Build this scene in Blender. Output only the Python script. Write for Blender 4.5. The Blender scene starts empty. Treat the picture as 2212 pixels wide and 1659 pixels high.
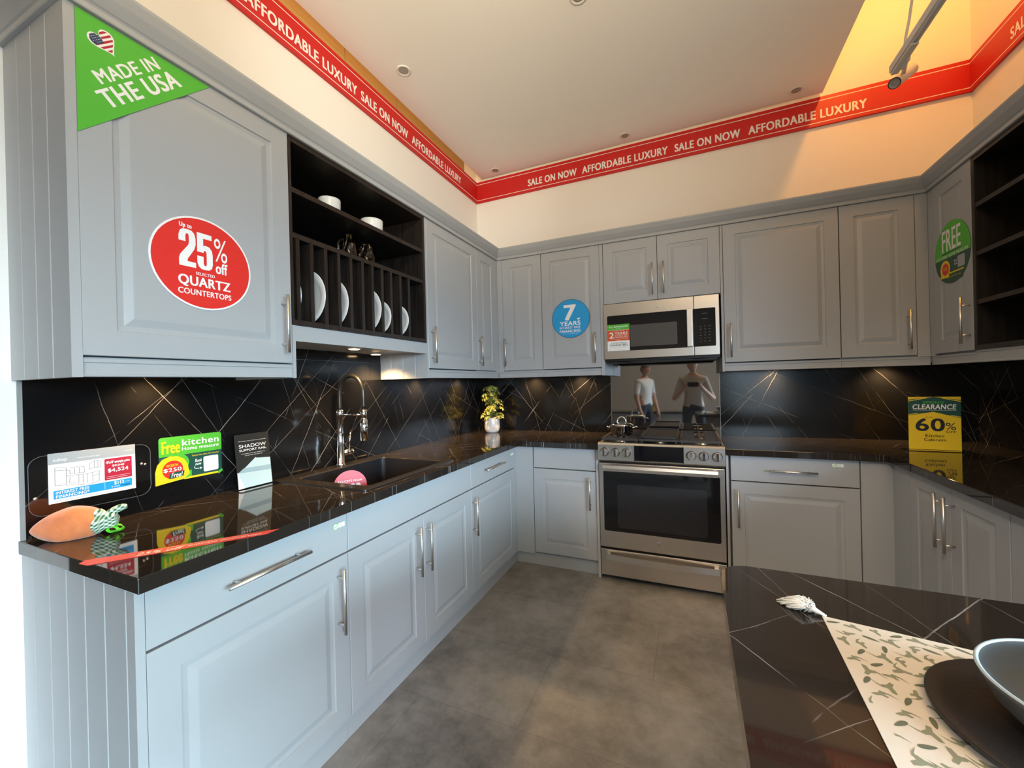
import bpy, bmesh, math, random
from mathutils import Vector, Matrix
random.seed(7)
S = bpy.context.scene
COL = S.collection
# ------------------------------------------------------------------ camera
YAW, PITCH, ROLL, FPX = 0.4136, -0.0016, -0.0247, 877.7
fw = Vector((-math.sin(YAW)*math.cos(PITCH), math.cos(YAW)*math.cos(PITCH), math.sin(PITCH)))
r0 = Vector((math.cos(YAW), math.sin(YAW), 0)); u0 = r0.cross(fw)
rr = r0*math.cos(ROLL)+u0*math.sin(ROLL); uu = -r0*math.sin(ROLL)+u0*math.cos(ROLL)
cd = bpy.data.cameras.new('camera'); cam = bpy.data.objects.new('camera', cd); COL.objects.link(cam)
M = Matrix((rr, uu, -fw)).transposed().to_4x4(); M.translation = (1.8011, -3.3813, 1.3363); cam.matrix_world = M
cd.sensor_width = 36; cd.lens = 36*FPX/2212; cd.clip_start = 0.01; cd.clip_end = 60
S.camera = cam
# ------------------------------------------------------------------ world, lights, exposure
vs = S.view_settings; vs.view_transform = 'Standard'; vs.look = 'None'; vs.exposure = 0.0; vs.gamma = 1; vs.use_curve_mapping = False
W = bpy.data.worlds.new('sky'); S.world = W; W.use_nodes = True
W.node_tree.nodes['Background'].inputs[0].default_value = (0.600, 0.800, 1.000, 1)
W.node_tree.nodes['Background'].inputs[1].default_value = 0.150
DAY = (.60, .80, 1.0); WARM = (1, .60, .25)
def light(name, typ, loc, aim, power, color, **kw):
    d = bpy.data.lights.new(name, typ); d.energy = power; d.color = color
    for k, v in kw.items(): setattr(d, k, v)
    o = bpy.data.objects.new(name, d); COL.objects.link(o); o.location = loc
    if aim is not None: o.rotation_euler = (Vector(aim)-Vector(loc)).to_track_quat('-Z', 'Y').to_euler()
    return o
light('daylight_side', 'AREA', (7.35, -4.6, 1.9), (.6, -1.7, -2.4), 285, (0.588, 0.853, 1.0), shape='RECTANGLE', size=3.6, size_y=1.8, spread=1.2)
light('daylight_rear', 'AREA', (6.05, -7.35, 1.9), (.9, -1.0, -2.6), 164.6, (0.673, 0.816, 1.0), shape='RECTANGLE', size=2.2, size_y=1.8, spread=1.2)
light('void_lamp_right', 'AREA', (2.93, -.9, 3.95), (2.98, 0, 3.1), 13.5, (1.0, 0.40, 0.065), shape='DISK', size=.12)
light('void_lamp_left', 'AREA', (.9, -2.2, 3.95), (0, -1.9, 3.3), 17.0, (1.0, 0.6, 0.25), shape='RECTANGLE', size=2.4, size_y=.15)
light('track_spot_left', 'SPOT', (2.3, -3.6, 3.05), (.0, -1.0, 2.95), 172.0, (1.0, 0.98, 0.84), spot_size=.75, spot_blend=1., shadow_soft_size=.05)
light('track_spot_end', 'SPOT', (2.3, -3.8, 3.05), (.0, -2.4, 2.95), 22.0, (1.0, 0.7, 0.3), spot_size=.75, spot_blend=1., shadow_soft_size=.05)
light('low_fill_spot', 'SPOT', (1.2, -4.9, 2.9), (2.75, -.75, .45), 190.0, (1.0, 0.86, 0.74), spot_size=.55, spot_blend=1., shadow_soft_size=.05)  # added fill spot to lift the right base units and floor
light('daylight_middle', 'AREA', (3.1, -7.35, 1.5), (1.3, -.5, -1.6), 8.4, (0.667, 0.857, 1.0), shape='RECTANGLE', size=1.1, size_y=2.0, spread=1.3)
light('showroom_lamp', 'AREA', (2.5, -4.2, 3.2), (2.5, -4.0, 0), 48.0, (1.0, 0.64, 0.28), shape='RECTANGLE', size=1.6, size_y=.8)
light('rear_fill_spot', 'SPOT', (1.3, -4.0, 3.1), (.9, -7.5, 1.1), 150.0, (1.0, 0.82, 0.6), spot_size=1.3, spot_blend=.6, shadow_soft_size=.1)  # added fill so the rear room mirrors brighter in the splash panel
light('ceiling_fill', 'AREA', (1.8, -4.0, 2.0), (1.25, -2.3, 3.3), 19.5, (1.0, 0.75, 0.44), shape='RECTANGLE', size=1.2, size_y=.3, spread=1.4)  # added fill standing in for bounced light on the ceiling

# ------------------------------------------------------------------ node materials
def mat(name, base=(.5, .5, .5), rough=.5, metal=0, **kw):
    m = bpy.data.materials.new(name); m.use_nodes = True
    b = m.node_tree.nodes['Principled BSDF']
    b.inputs['Base Color'].default_value = (*base, 1); b.inputs['Roughness'].default_value = rough; b.inputs['Metallic'].default_value = metal
    for k, v in kw.items(): b.inputs[k.replace('_', ' ')].default_value = v
    return m
class NT:
    def __init__(s, m): s.t = m.node_tree; s.b = s.t.nodes['Principled BSDF']
    def n(s, typ, ins=None, **kw):
        x = s.t.nodes.new(typ)
        for k, v in kw.items(): setattr(x, k, v)
        for k, v in (ins or {}).items():
            if hasattr(v, 'node'): s.t.links.new(v, x.inputs[k])
            else: x.inputs[k].default_value = v
        return x
    def math(s, op, a, b=0., clamp=False):
        x = s.n('ShaderNodeMath', {0: a, 1: b}, operation=op); x.use_clamp = clamp; return x.outputs[0]
    def mix(s, f, a, b):
        x = s.n('ShaderNodeMix', data_type='RGBA')
        for k, v in ((0, f), (6, a), (7, b)):
            if hasattr(v, 'node'): s.t.links.new(v, x.inputs[k])
            else: x.inputs[k].default_value = v if k == 0 else (*v, 1)
        return x.outputs[2]
    def set(s, k, v): s.t.links.new(v, s.b.inputs[k])
    def pos(s): return s.n('ShaderNodeNewGeometry').outputs['Position']
    def noise(s, vec, scale, detail=3, rough=.55): return s.n('ShaderNodeTexNoise', {'Vector': vec, 'Scale': scale, 'Detail': detail, 'Roughness': rough}).outputs[0]
    def bump(s, h, strength, dist=.002):
        x = s.n('ShaderNodeBump', {'Height': h, 'Strength': strength, 'Distance': dist}); s.set('Normal', x.outputs[0])
def marble(name, ax, rough=.07, tint=(.021, .0165, .0135), bumpy=0):
    m = mat(name, tint, rough); t = NT(m); sp = t.n('ShaderNodeSeparateXYZ', {0: t.pos()})
    p = t.n('ShaderNodeCombineXYZ', {0: sp.outputs[ax[0]], 1: sp.outputs[ax[1]]}).outputs[0]
    wob = t.n('ShaderNodeTexNoise', {'Vector': p, 'Scale': 11., 'Detail': 4.}).outputs[1]
    p2 = t.n('ShaderNodeVectorMath', {0: p, 1: t.n('ShaderNodeVectorMath', {0: t.n('ShaderNodeVectorMath', {0: wob, 1: (.5, .5, .5)}, operation='SUBTRACT').outputs[0], 1: (.011, .011, 0)}, operation='MULTIPLY').outputs[0]}, operation='ADD').outputs[0]
    tot = None
    for i, (ang, sa, sl, hw, st, off) in enumerate([(-.86, 2.8, .10, .0011, 1., 3.1), (.9, 2.3, .07, .0009, .7, 11.7), (-1.1, 3.4, .16, .0009, .6, 21.3), (.42, 3.0, .12, .0008, .5, 31.9), (1.3, 2.6, .1, .0007, .5, 47.), (-.72, 3.8, .16, .0007, .6, 63.), (1.02, 3.3, .12, .0007, .5, 81.)]):
        v = t.n('ShaderNodeVectorRotate', {'Vector': p2, 'Angle': ang}, rotation_type='Z_AXIS').outputs[0]
        v = t.n('ShaderNodeMapping', {'Vector': v, 'Scale': (sl, sa, 1), 'Location': (off, off*.7, off)}).outputs[0]
        v2 = t.n('ShaderNodeVectorMath', {0: v, 1: (0, .02, 0)}, operation='ADD').outputs[0]
        n1 = t.noise(v, 1.0, 1.0, .4); n2 = t.noise(v2, 1.0, 1.0, .4)
        g = t.math('MAXIMUM', t.math('MULTIPLY', t.math('ABSOLUTE', t.math('SUBTRACT', n1, n2)), sa/.02), sa*.03)
        d = t.math('DIVIDE', t.math('ABSOLUTE', t.math('SUBTRACT', n1, .5)), g)
        ln = t.n('ShaderNodeMapRange', {0: d, 1: hw*.3, 2: hw*1.3, 3: 1., 4: 0.}).outputs[0]
        gk = t.n('ShaderNodeMapRange', {0: g, 1: sa*.12, 2: sa*.35, 3: 0., 4: 1.}).outputs[0]
        mk = t.n('ShaderNodeMapRange', {0: t.noise(t.n('ShaderNodeMapping', {'Vector': p, 'Location': (off, off, 0)}).outputs[0], 2.6, 4, .65), 1: .45, 2: .60, 3: .0, 4: 1.}).outputs[0]
        a = t.math('MULTIPLY', t.math('MULTIPLY', t.math('MULTIPLY', ln, gk), mk), st)
        tot = a if tot is None else t.math('MAXIMUM', tot, a)
    c = t.mix(tot, tint, (.40, .38, .37)); t.set('Base Color', c)
    if bumpy: t.bump(t.noise(t.pos(), 330., 3), bumpy*.6, .0008)
    return m
def painted(name, base, rough=.42):
    m = mat(name, base, rough); t = NT(m); n = t.noise(t.pos(), 900., 2); t.bump(n, .05, .0004)
    return m
PAINT = painted('grey_cabinet_paint', (.385, .40, .41), .38)
GAP = mat('gap_shade_sheet', (.05, .05, .05), .8)
MC = marble('black_marble_worktop', (0, 1), .045); ML = marble('black_marble_left_panel', (1, 2), .13, (.0055, .0055, .006), .10); MBK = marble('black_marble_rear_panel', (0, 2), .13, (.0055, .0055, .006), .10)
STEEL = mat('brushed_steel', (.68, .64, .59), .3, 1)
t = NT(STEEL); sp = t.n('ShaderNodeMapping', {'Vector': t.pos(), 'Scale': (4, 4, 900)}).outputs[0]
t.set('Roughness', t.n('ShaderNodeMapRange', {0: t.noise(sp, 1., 3), 3: .25, 4: .34}).outputs[0])
NICKEL = mat('satin_nickel', (.72, .70, .66), .34, 1); CHROME = mat('polished_chrome', (.82, .80, .77), .06, 1)
BLACKGLASS = mat('black_glass', (.006, .006, .007), .05); BLACK = mat('black_plastic', (.012, .012, .012), .35); IRON = mat('cast_iron', (.028, .024, .022), .55)
WINDOWGLASS = mat('oven_window_glass', (.018, .018, .02), .06); MWGLASS = mat('microwave_window_mesh', (.075, .07, .065), .25)
SPLASH = mat('dark_mirror_splash', (.012, .012, .013), .03, 0, IOR=3.6)
WHITE = mat('white_print', (.86, .86, .84), .5); RED = mat('red_print', (.72, .028, .022), .4); GREEN = mat('green_print', (.085, .46, .035), .4); DGREEN = mat('dark_green_print', (.012, .075, .055), .4)
BLUE = mat('blue_print', (.015, .33, .68), .4); NAVY = mat('navy_print', (.01, .035, .11), .45); YELLOW = mat('yellow_print', (.85, .60, .015), .4); DRED = mat('crimson_print', (.45, .016, .045), .4)
INK = mat('black_print', (.012, .014, .014), .45); GREYP = mat('grey_print', (.36, .40, .42), .5); LINEGREY = mat('line_print', (.13, .135, .15), .5); ORANGE = mat('orange_red_print', (.62, .09, .02), .4)
PALEBLUE = mat('pale_blue_print', (.42, .56, .60), .4); MIDBLUE = mat('slate_blue_print', (.26, .38, .44), .4); PINKRED = mat('coral_red_print', (.62, .07, .10), .45); BANNERRED = mat('banner_red', (.60, .014, .012), .45); STRIPRED = mat('strip_red', (.75, .06, .04), .35)
CERAMIC = mat('white_ceramic', (.80, .80, .77), .18); BLUEBOWL = mat('blue_glaze_sky_sheen', (.40, .53, .64), .22); BOWLOUT = mat('dark_grey_glaze', (.10, .11, .11), .4)  # bowl's blue glaze brightened to hold the sky mirrored in it
GRANITE = mat('black_granite_composite', (.012, .012, .014), .38); RIMB = mat('black_granite_rim', (.02, .018, .017), .16)
CHARGER = mat('black_charger', (.02, .018, .018), .45); t = NT(CHARGER); t.bump(t.noise(t.pos(), 240., 4), .5, .001)
LENS = mat('spot_lens', (.35, .33, .3), .2); FIXTURE = mat('white_fixture', (.75, .73, .68), .35)
ACRYL = mat('clear_acrylic', (1, 1, 1), .02, 0, Transmission_Weight=1., IOR=1.38)
GLASS = mat('clear_glass', (1, 1, 1), .01, 0, Transmission_Weight=1., IOR=1.45)
PANE = mat('window_glass', (1, 1, 1), .02)
t = NT(PANE); x_ = t.n('ShaderNodeMixShader', {0: .93, 1: t.b.outputs[0], 2: t.n('ShaderNodeBsdfTransparent').outputs[0]}); PANE.node_tree.links.new(x_.outputs[0], PANE.node_tree.nodes['Material Output'].inputs[0])
EDGE = mat('grey_reflection_edge', (.25, .27, .27), .6)  # panel end strip, its grey paints in the white wall's reflection
SOIL = mat('soil', (.05, .035, .02), .9); STEM = mat('green_stem', (.30, .32, .08), .6)
HOSE = mat('black_rubber_hose', (.006, .006, .006), .3)
FARWALL = painted('showroom_paint', (.55, .54, .52), .8)
WALL = painted('wall_paint', (.88, .86, .82), .75); CEIL = painted('ceiling_paint', (.89, .88, .85), .8)
MDF = mat('tan_board', (.42, .25, .09), .7)
RUBBERW = mat('white_tassel', (.78, .80, .80), .8)
def wood():
    m = mat('espresso_wood', (.03, .022, .018), .42); t = NT(m)
    v = t.n('ShaderNodeMapping', {'Vector': t.pos(), 'Scale': (60, 60, 3)}).outputs[0]
    n = t.noise(v, 1., 4, .6); t.set('Base Color', t.mix(t.n('ShaderNodeMapRange', {0: n, 1: .3, 2: .7}).outputs[0], (.006, .0045, .004), (.028, .021, .017)))
    return m
WOOD = wood()
def floor_mat():
    m = mat('concrete_vinyl', (.1, .1, .1), .42); t = NT(m); p = t.pos()
    rot = t.n('ShaderNodeMapping', {'Vector': p, 'Location': (.22, .11, 0)}).outputs[0]
    bk = t.n('ShaderNodeTexBrick', {'Vector': rot, 'Color1': (.35, .35, .35, 1), 'Color2': (.65, .65, .65, 1), 'Mortar': (.4, .4, .4, 1), 'Scale': 1., 'Mortar Size': .0016, 'Brick Width': .92, 'Row Height': .46})
    n1 = t.noise(p, 2.2, 8, .62); n2 = t.noise(p, 14., 8, .7)
    f = t.math('ADD', t.math('MULTIPLY', n1, .75), t.math('MULTIPLY', n2, .35))
    f = t.math('ADD', f, t.math('MULTIPLY', bk.outputs[0], .10))
    f = t.n('ShaderNodeMapRange', {0: f, 1: .42, 2: .78}).outputs[0]
    c = t.mix(f, (.085, .082, .077), (.33, .315, .295)); c = t.mix(t.math('MULTIPLY', bk.outputs[1], .35), c, (.05, .05, .05))
    t.set('Base Color', c); t.set('Roughness', t.n('ShaderNodeMapRange', {0: n2, 3: .34, 4: .52}).outputs[0]); t.bump(n2, .15, .001)
    return m
FLOOR = floor_mat()
def plush():
    m = mat('orange_velour', (.72, .20, .055), .85, 0, Sheen_Weight=.5); t = NT(m)
    n = t.noise(t.pos(), 40., 5, .65); t.set('Base Color', t.mix(n, (.60, .13, .03), (.82, .28, .10))); t.bump(t.noise(t.pos(), 500., 3), .5, .001); return m
PLUSH = plush()
def gingham():
    m = mat('green_gingham', (.1, .3, .1), .8); t = NT(m); sp = t.n('ShaderNodeSeparateXYZ', {0: t.pos()})
    a = t.math('GREATER_THAN', t.math('SINE', t.math('MULTIPLY', t.math('ADD', sp.outputs[0], sp.outputs[2]), 560.)), 0.)
    b = t.math('GREATER_THAN', t.math('SINE', t.math('MULTIPLY', t.math('SUBTRACT', sp.outputs[1], sp.outputs[2]), 560.)), 0.)
    f = t.math('MULTIPLY', t.math('ADD', a, b), .5); t.set('Base Color', t.mix(f, (.02, .13, .05), (.72, .82, .68))); return m
GINGHAM = gingham(); LIME = mat('lime_ribbon', (.18, .85, .06), .6)
def leafmat():
    m = mat('variegated_leaf', (.3, .4, .05), .4); t = NT(m); n = t.noise(t.pos(), 55., 3)
    t.set('Base Color', t.mix(t.n('ShaderNodeMapRange', {0: n, 1: .42, 2: .58}).outputs[0], (.045, .12, .02), (.62, .52, .10))); return m
LEAF = leafmat()
def potmat():
    m = mat('marbled_white_ceramic', (.75, .70, .66), .2); t = NT(m); n = t.noise(t.pos(), 30., 6, .7)
    t.set('Base Color', t.mix(t.n('ShaderNodeMapRange', {0: n, 1: .45, 2: .6}).outputs[0], (.80, .76, .72), (.66, .60, .57))); return m
POT = potmat()
CLOTH = mat('printed_linen', (.66, .62, .56), .85); t = NT(CLOTH); t.bump(t.noise(t.pos(), 1500., 2), .3, .0004)
SAGE = mat('sage_print', (.24, .26, .19), .85); SAGED = mat('dark_sage_print', (.13, .15, .11), .85)
def emit(name, col, s):
    m = mat(name, col, .4); b = m.node_tree.nodes['Principled BSDF']; b.inputs['Emission Color'].default_value = (*col, 1); b.inputs['Emission Strength'].default_value = s; return m
GLOW = emit('warm_puck_lens', (1, .66, .32), 24.)

# ------------------------------------------------------------------ geometry helpers
class F:   # flat frame: a along u, b along v, c out of the surface
    def __init__(s, o, u, v, n): s.o, s.u, s.v, s.n = Vector(o), Vector(u), Vector(v), Vector(n)
    def p(s, a, b, c=0.): return s.o+s.u*a+s.v*b+s.n*c
    def sub(s, a, b, ang):
        cu = s.u*math.cos(ang)+s.v*math.sin(ang); cv = -s.u*math.sin(ang)+s.v*math.cos(ang)
        return F(s.p(a, b), cu, cv, s.n)
X, Y, Z = Vector((1, 0, 0)), Vector((0, 1, 0)), Vector((0, 0, 1))
LW = F((0, 0, 0), Y, Z, X); BW = F((0, 0, 0), X, Z, -Y); RW = F((3.397, 0, 0), -Y, Z, -X); UP = F((0, 0, 0), X, Y, Z)
_txt = {}
def text_geo(s, bold, shear):
    k = (s, bold, shear)
    if k in _txt: return _txt[k]
    c = bpy.data.curves.new('lettering', 'FONT'); c.body = s; c.size = 1; c.offset = 0; c.resolution_u = 6; c.shear = shear
    c.space_character = 1.0+max(0, bold)*1.5
    o = bpy.data.objects.new('lettering', c); COL.objects.link(o)
    dg = bpy.context.evaluated_depsgraph_get(); dg.update()
    me = o.evaluated_get(dg).to_mesh()
    vs_ = [(v.co.x, v.co.y) for v in me.vertices]; fs = [tuple(p.vertices) for p in me.polygons]
    bpy.data.objects.remove(o); bpy.data.curves.remove(c)
    x0 = min(v[0] for v in vs_); x1 = max(v[0] for v in vs_); y0 = min(v[1] for v in vs_); y1 = max(v[1] for v in vs_)
    _txt[k] = ([((x-x0)/(x1-x0), (y-y0)/(y1-y0)) for x, y in vs_], fs)
    return _txt[k]
def rrect(a0, b0, a1, b1, r, n=6):
    P = []
    for cx, cy, s in ((a1-r, b0+r, -.5), (a1-r, b1-r, 0), (a0+r, b1-r, .5), (a0+r, b0+r, 1)):
        for i in range(n+1):
            t_ = math.pi*(s+.5*i/n); P.append((cx+r*math.cos(t_), cy+r*math.sin(t_)))
    return P
def disc(a, b, ra, rb=None, n=48): return [(a+ra*math.cos(2*math.pi*i/n), b+(rb or ra)*math.sin(2*math.pi*i/n)) for i in range(n)]
def clip(P, f):   # keep f(p) >= 0
    out = []
    for i in range(len(P)):
        p, q = P[i-1], P[i]; a, b = f(p), f(q)
        if (a >= 0) != (b >= 0): t_ = a/(a-b); out.append((p[0]+(q[0]-p[0])*t_, p[1]+(q[1]-p[1])*t_))
        if b >= 0: out.append(q)
    return out
class MB:
    def __init__(s): s.v, s.f, s.m, s.s, s.mats = [], [], [], [], []
    def mi(s, m):
        if m not in s.mats: s.mats.append(m)
        return s.mats.index(m)
    def add(s, vs_, fs, m, smooth=False):
        b = len(s.v); i = s.mi(m); s.v += [Vector(v) for v in vs_]
        for f in fs: s.f.append([b+k for k in f]); s.m.append(i); s.s.append(smooth)
        return s
    def fbox(s, fr, a0, a1, b0, b1, c0, c1, m):
        P = [fr.p(a, b, c) for c in (c0, c1) for b in (b0, b1) for a in (a0, a1)]
        return s.add(P, [(0, 2, 3, 1), (4, 5, 7, 6), (0, 1, 5, 4), (2, 6, 7, 3), (0, 4, 6, 2), (1, 3, 7, 5)], m)
    def box(s, x0, x1, y0, y1, z0, z1, m): return s.fbox(UP, x0, x1, y0, y1, z0, z1, m)
    def poly(s, fr, P, c, m): return s.add([fr.p(a, b, c) for a, b in P], [tuple(range(len(P)))], m)
    def slab(s, fr, P, c0, c1, m, side=None):
        n = len(P); s.add([fr.p(a, b, c1) for a, b in P], [tuple(range(n))], m); s.add([fr.p(a, b, c0) for a, b in P], [tuple(range(n))[::-1]], side or m)
        return s.add([fr.p(a, b, c) for c in (c0, c1) for a, b in P], [(i, (i+1) % n, n+(i+1) % n, n+i) for i in range(n)], side or m)
    def rect(s, fr, a0, b0, a1, b1, c, m): return s.poly(fr, [(a0, b0), (a1, b0), (a1, b1), (a0, b1)], c, m)
    def line(s, fr, p, q, w, c, m):
        d = Vector((q[0]-p[0], q[1]-p[1])); d.normalize(); n = Vector((-d.y, d.x))*w/2
        return s.poly(fr, [(p[0]-n.x, p[1]-n.y), (q[0]-n.x, q[1]-n.y), (q[0]+n.x, q[1]+n.y), (p[0]+n.x, p[1]+n.y)], c, m)
    def pline(s, fr, P, w, c, m):
        for i in range(len(P)-1): s.line(fr, P[i], P[i+1], w, c, m)
        return s
    def text(s, fr, st, a0, b0, a1, b1, c, m, bold=.03, shear=0.):
        V, fs = text_geo(st, bold, shear); h = b1-b0
        k = max(0., bold)*.62; dx = min(k*h, (a1-a0)*.06); dy = min(k*.45*h, dx)
        sh = [(0, 0)] if bold < .012 else [(-dx, -dy), (-dx, dy), (0, -dy), (0, dy), (dx, -dy), (dx, dy)]
        for q_, (ex, ey) in enumerate(sh):
            s.add([fr.p(a0+dx+ex+x*(a1-a0-2*dx), b0+dy+ey+y*(h-2*dy), c+q_*5e-5) for x, y in V], fs, m)
        return s
    def rev(s, fr, prof, n, m, smooth=True, caps=True):   # (radius, height) around the frame's n axis
        k = len(prof); P = [fr.p(r*math.cos(2*math.pi*i/n), r*math.sin(2*math.pi*i/n), h) for r, h in prof for i in range(n)]
        fs = [(j*n+i, j*n+(i+1) % n, (j+1)*n+(i+1) % n, (j+1)*n+i) for j in range(k-1) for i in range(n)]
        if caps:
            if prof[0][0] > 1e-6: fs.append(tuple(range(n))[::-1])
            if prof[-1][0] > 1e-6: fs.append(tuple((k-1)*n+i for i in range(n)))
        return s.add(P, fs, m, smooth)
    def cyl(s, p, q, r, m, n=16, r2=None):
        p, q = Vector(p), Vector(q); d = (q-p); h = d.length; d.normalize()
        a = d.orthogonal().normalized(); return s.rev(F(p, a, d.cross(a), d), [(r, 0), (r2 if r2 is not None else r, h)], n, m)
    def tube(s, pts, r, m, n=10, taper=None):
        pts = [Vector(p) for p in pts]; k = len(pts); P = []; a = None
        for i, p in enumerate(pts):
            d = (pts[min(i+1, k-1)]-pts[max(i-1, 0)]).normalized()
            a = d.orthogonal().normalized() if a is None else (a-d*a.dot(d)).normalized()
            b = d.cross(a); q = r*(taper[i] if taper else 1)
            P += [p+(a*math.cos(2*math.pi*j/n)+b*math.sin(2*math.pi*j/n))*q for j in range(n)]
        fs = [(i*n+j, i*n+(j+1) % n, (i+1)*n+(j+1) % n, (i+1)*n+j) for i in range(k-1) for j in range(n)]
        return s.add(P, fs+[tuple(range(n))[::-1], tuple((k-1)*n+j for j in range(n))], m, True)
    def build(s, name, parent=None, bevel=0, label=None, cat=None, group=None, kind=None, weld=False, sub=0):
        off = Vector((0, 0, 0)); top = parent
        while top is not None: off += top.location; top = top.parent
        if parent is None:
            lo = [min(v[i] for v in s.v) for i in range(3)]; hi = [max(v[i] for v in s.v) for i in range(3)]
            off = Vector(((lo[0]+hi[0])/2, (lo[1]+hi[1])/2, lo[2]))
        me = bpy.data.meshes.new(name); me.from_pydata([v-off for v in s.v], [], s.f)
        for m in s.mats: me.materials.append(m)
        for p, i, sm in zip(me.polygons, s.m, s.s): p.material_index = i; p.use_smooth = sm
        bm = bmesh.new(); bm.from_mesh(me)
        if weld: bmesh.ops.remove_doubles(bm, verts=bm.verts, dist=1e-5)
        bmesh.ops.recalc_face_normals(bm, faces=bm.faces); bm.to_mesh(me); bm.free()
        o = bpy.data.objects.new(name, me); COL.objects.link(o)
        if parent is None: o.location = off
        else: o.parent = parent
        if bevel:
            b = o.modifiers.new('bevel', 'BEVEL'); b.width = bevel; b.segments = 2; b.limit_method = 'ANGLE'; b.angle_limit = .6
        if sub: o.modifiers.new('sub', 'SUBSURF').levels = sub; o.modifiers['sub'].render_levels = sub
        return tag(o, label, cat, group, kind)
def tag(o, label=None, cat=None, group=None, kind=None):
    for k, v in (('label', label), ('category', cat), ('group', group), ('kind', kind)):
        if v: o[k] = v
    return o
def thing(name, label, cat, loc, group=None):
    o = bpy.data.objects.new(name, None); COL.objects.link(o); o.location = loc; o.empty_display_size = .05
    return tag(o, label, cat, group)
def struct(mb, name, **kw): return mb.build(name, kind='structure', **kw)

# ------------------------------------------------------------------ room shell
struct(MB().box(-3.12, 7.6, -7.6, .12, -.1, 0, FLOOR), 'floor')
struct(MB().box(-.12, 0, -2.985, 0, 0, 4.3, WALL), 'wall_left')
struct(MB().box(-3.12, -3, -7.6, .12, 0, 4.3, FARWALL), 'wall_far_left')
struct(MB().box(-3, 7.6, 0, .12, 0, 4.3, WALL), 'wall_back')
struct(MB().box(3.397, 3.52, -2.42, 0, 0, 4.3, WALL), 'wall_right')
struct(MB().box(.073, 2.655, -7.3, -.025, 3.235, 3.275, CEIL), 'ceiling')
struct(MB().box(-3.12, 7.6, -7.6, .12, 4.3, 4.4, CEIL), 'ceiling_upper')
mb = MB()
y = -.24
for k in range(6):
    mb.box(.001, .012, y-.448, y, 3.217, 3.55, MDF); y -= .452
struct(mb, 'trim_1')
mb = MB(); w = (2.5, 7.15, .3, 2.9)
mb.box(-3.12, w[0], -7.62, -7.5, 0, 4.3, FARWALL); mb.box(w[1], 7.6, -7.62, -7.5, 0, 4.3, FARWALL); mb.box(w[0], w[1], -7.62, -7.5, 0, w[2], FARWALL); mb.box(w[0], w[1], -7.62, -7.5, w[3], 4.3, FARWALL)
struct(mb, 'wall_rear')
mb = MB(); w = (-6.4, -2.8, .3, 2.9)
mb.box(7.5, 7.62, -7.5, w[0], 0, 4.3, FARWALL); mb.box(7.5, 7.62, w[1], 0, 0, 4.3, FARWALL); mb.box(7.5, 7.62, w[0], w[1], 0, w[2], FARWALL); mb.box(7.5, 7.62, w[0], w[1], w[3], 4.3, FARWALL)
struct(mb, 'wall_side')
mb = MB(); RF = F((0, -7.56, 0), X, Z, Y)
for a0, a1, b0, b1 in ((2.5, 2.56, .3, 2.9), (7.09, 7.15, .3, 2.9), (2.56, 7.09, .3, .36), (2.56, 7.09, 2.84, 2.9), (3.66, 3.72, .36, 2.84), (4.9, 4.96, .36, 2.84), (6.02, 6.07, .36, 2.84)): mb.fbox(RF, a0, a1, b0, b1, -.03, .03, FIXTURE)
mb.fbox(RF, 2.55, 7.1, .35, 2.85, -.004, .004, PANE); struct(mb, 'window_1')
mb = MB(); SF = F((7.56, 0, 0), Y, Z, -X)
for a0, a1, b0, b1 in ((-6.4, -6.34, .3, 2.9), (-2.86, -2.8, .3, 2.9), (-6.34, -2.86, .3, .36), (-6.34, -2.86, 2.84, 2.9), (-5.2, -5.15, .36, 2.84), (-4.0, -3.95, .36, 2.84)): mb.fbox(SF, a0, a1, b0, b1, -.03, .03, FIXTURE)
mb.fbox(SF, -6.35, -2.85, .35, 2.85, -.004, .004, PANE); struct(mb, 'window_2')
# splashbacks
struct(MB().fbox(LW, -2.868, -.0085, .9125, 1.482, .0005, .008, ML).fbox(LW, -2.2430, -1.3612, 1.483, 1.60, .0005, .008, ML).fbox(LW, -2.8772, -2.8682, .9125, 1.3795, .0005, .009, EDGE), 'trim_2')
struct(MB().fbox(BW, .0085, 1.2045, .9125, 1.40, .0005, .008, MBK).fbox(BW, 2.0005, 3.388, .9125, 1.40, .0005, .008, MBK), 'trim_3')
struct(MB().fbox(RW, .0, 2.33, .9125, 1.40, .0005, .008, ML), 'trim_4')
SG = F((0, -.0105, 0), X, Vector((0, .006, 1)).normalized(), Vector((0, -1, .006)).normalized())
MB().fbox(SG, 1.206, 1.999, .90, 1.489, 0, .006, SPLASH).fbox(SG, 1.2045, 1.206, .90, 1.489, 0, .0065, STEEL).fbox(SG, 1.999, 2.0003, .90, 1.489, 0, .0065, STEEL).build('splash_panel', label='dark mirror-like splash panel behind the range, reflecting two people', cat='panel')

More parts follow.
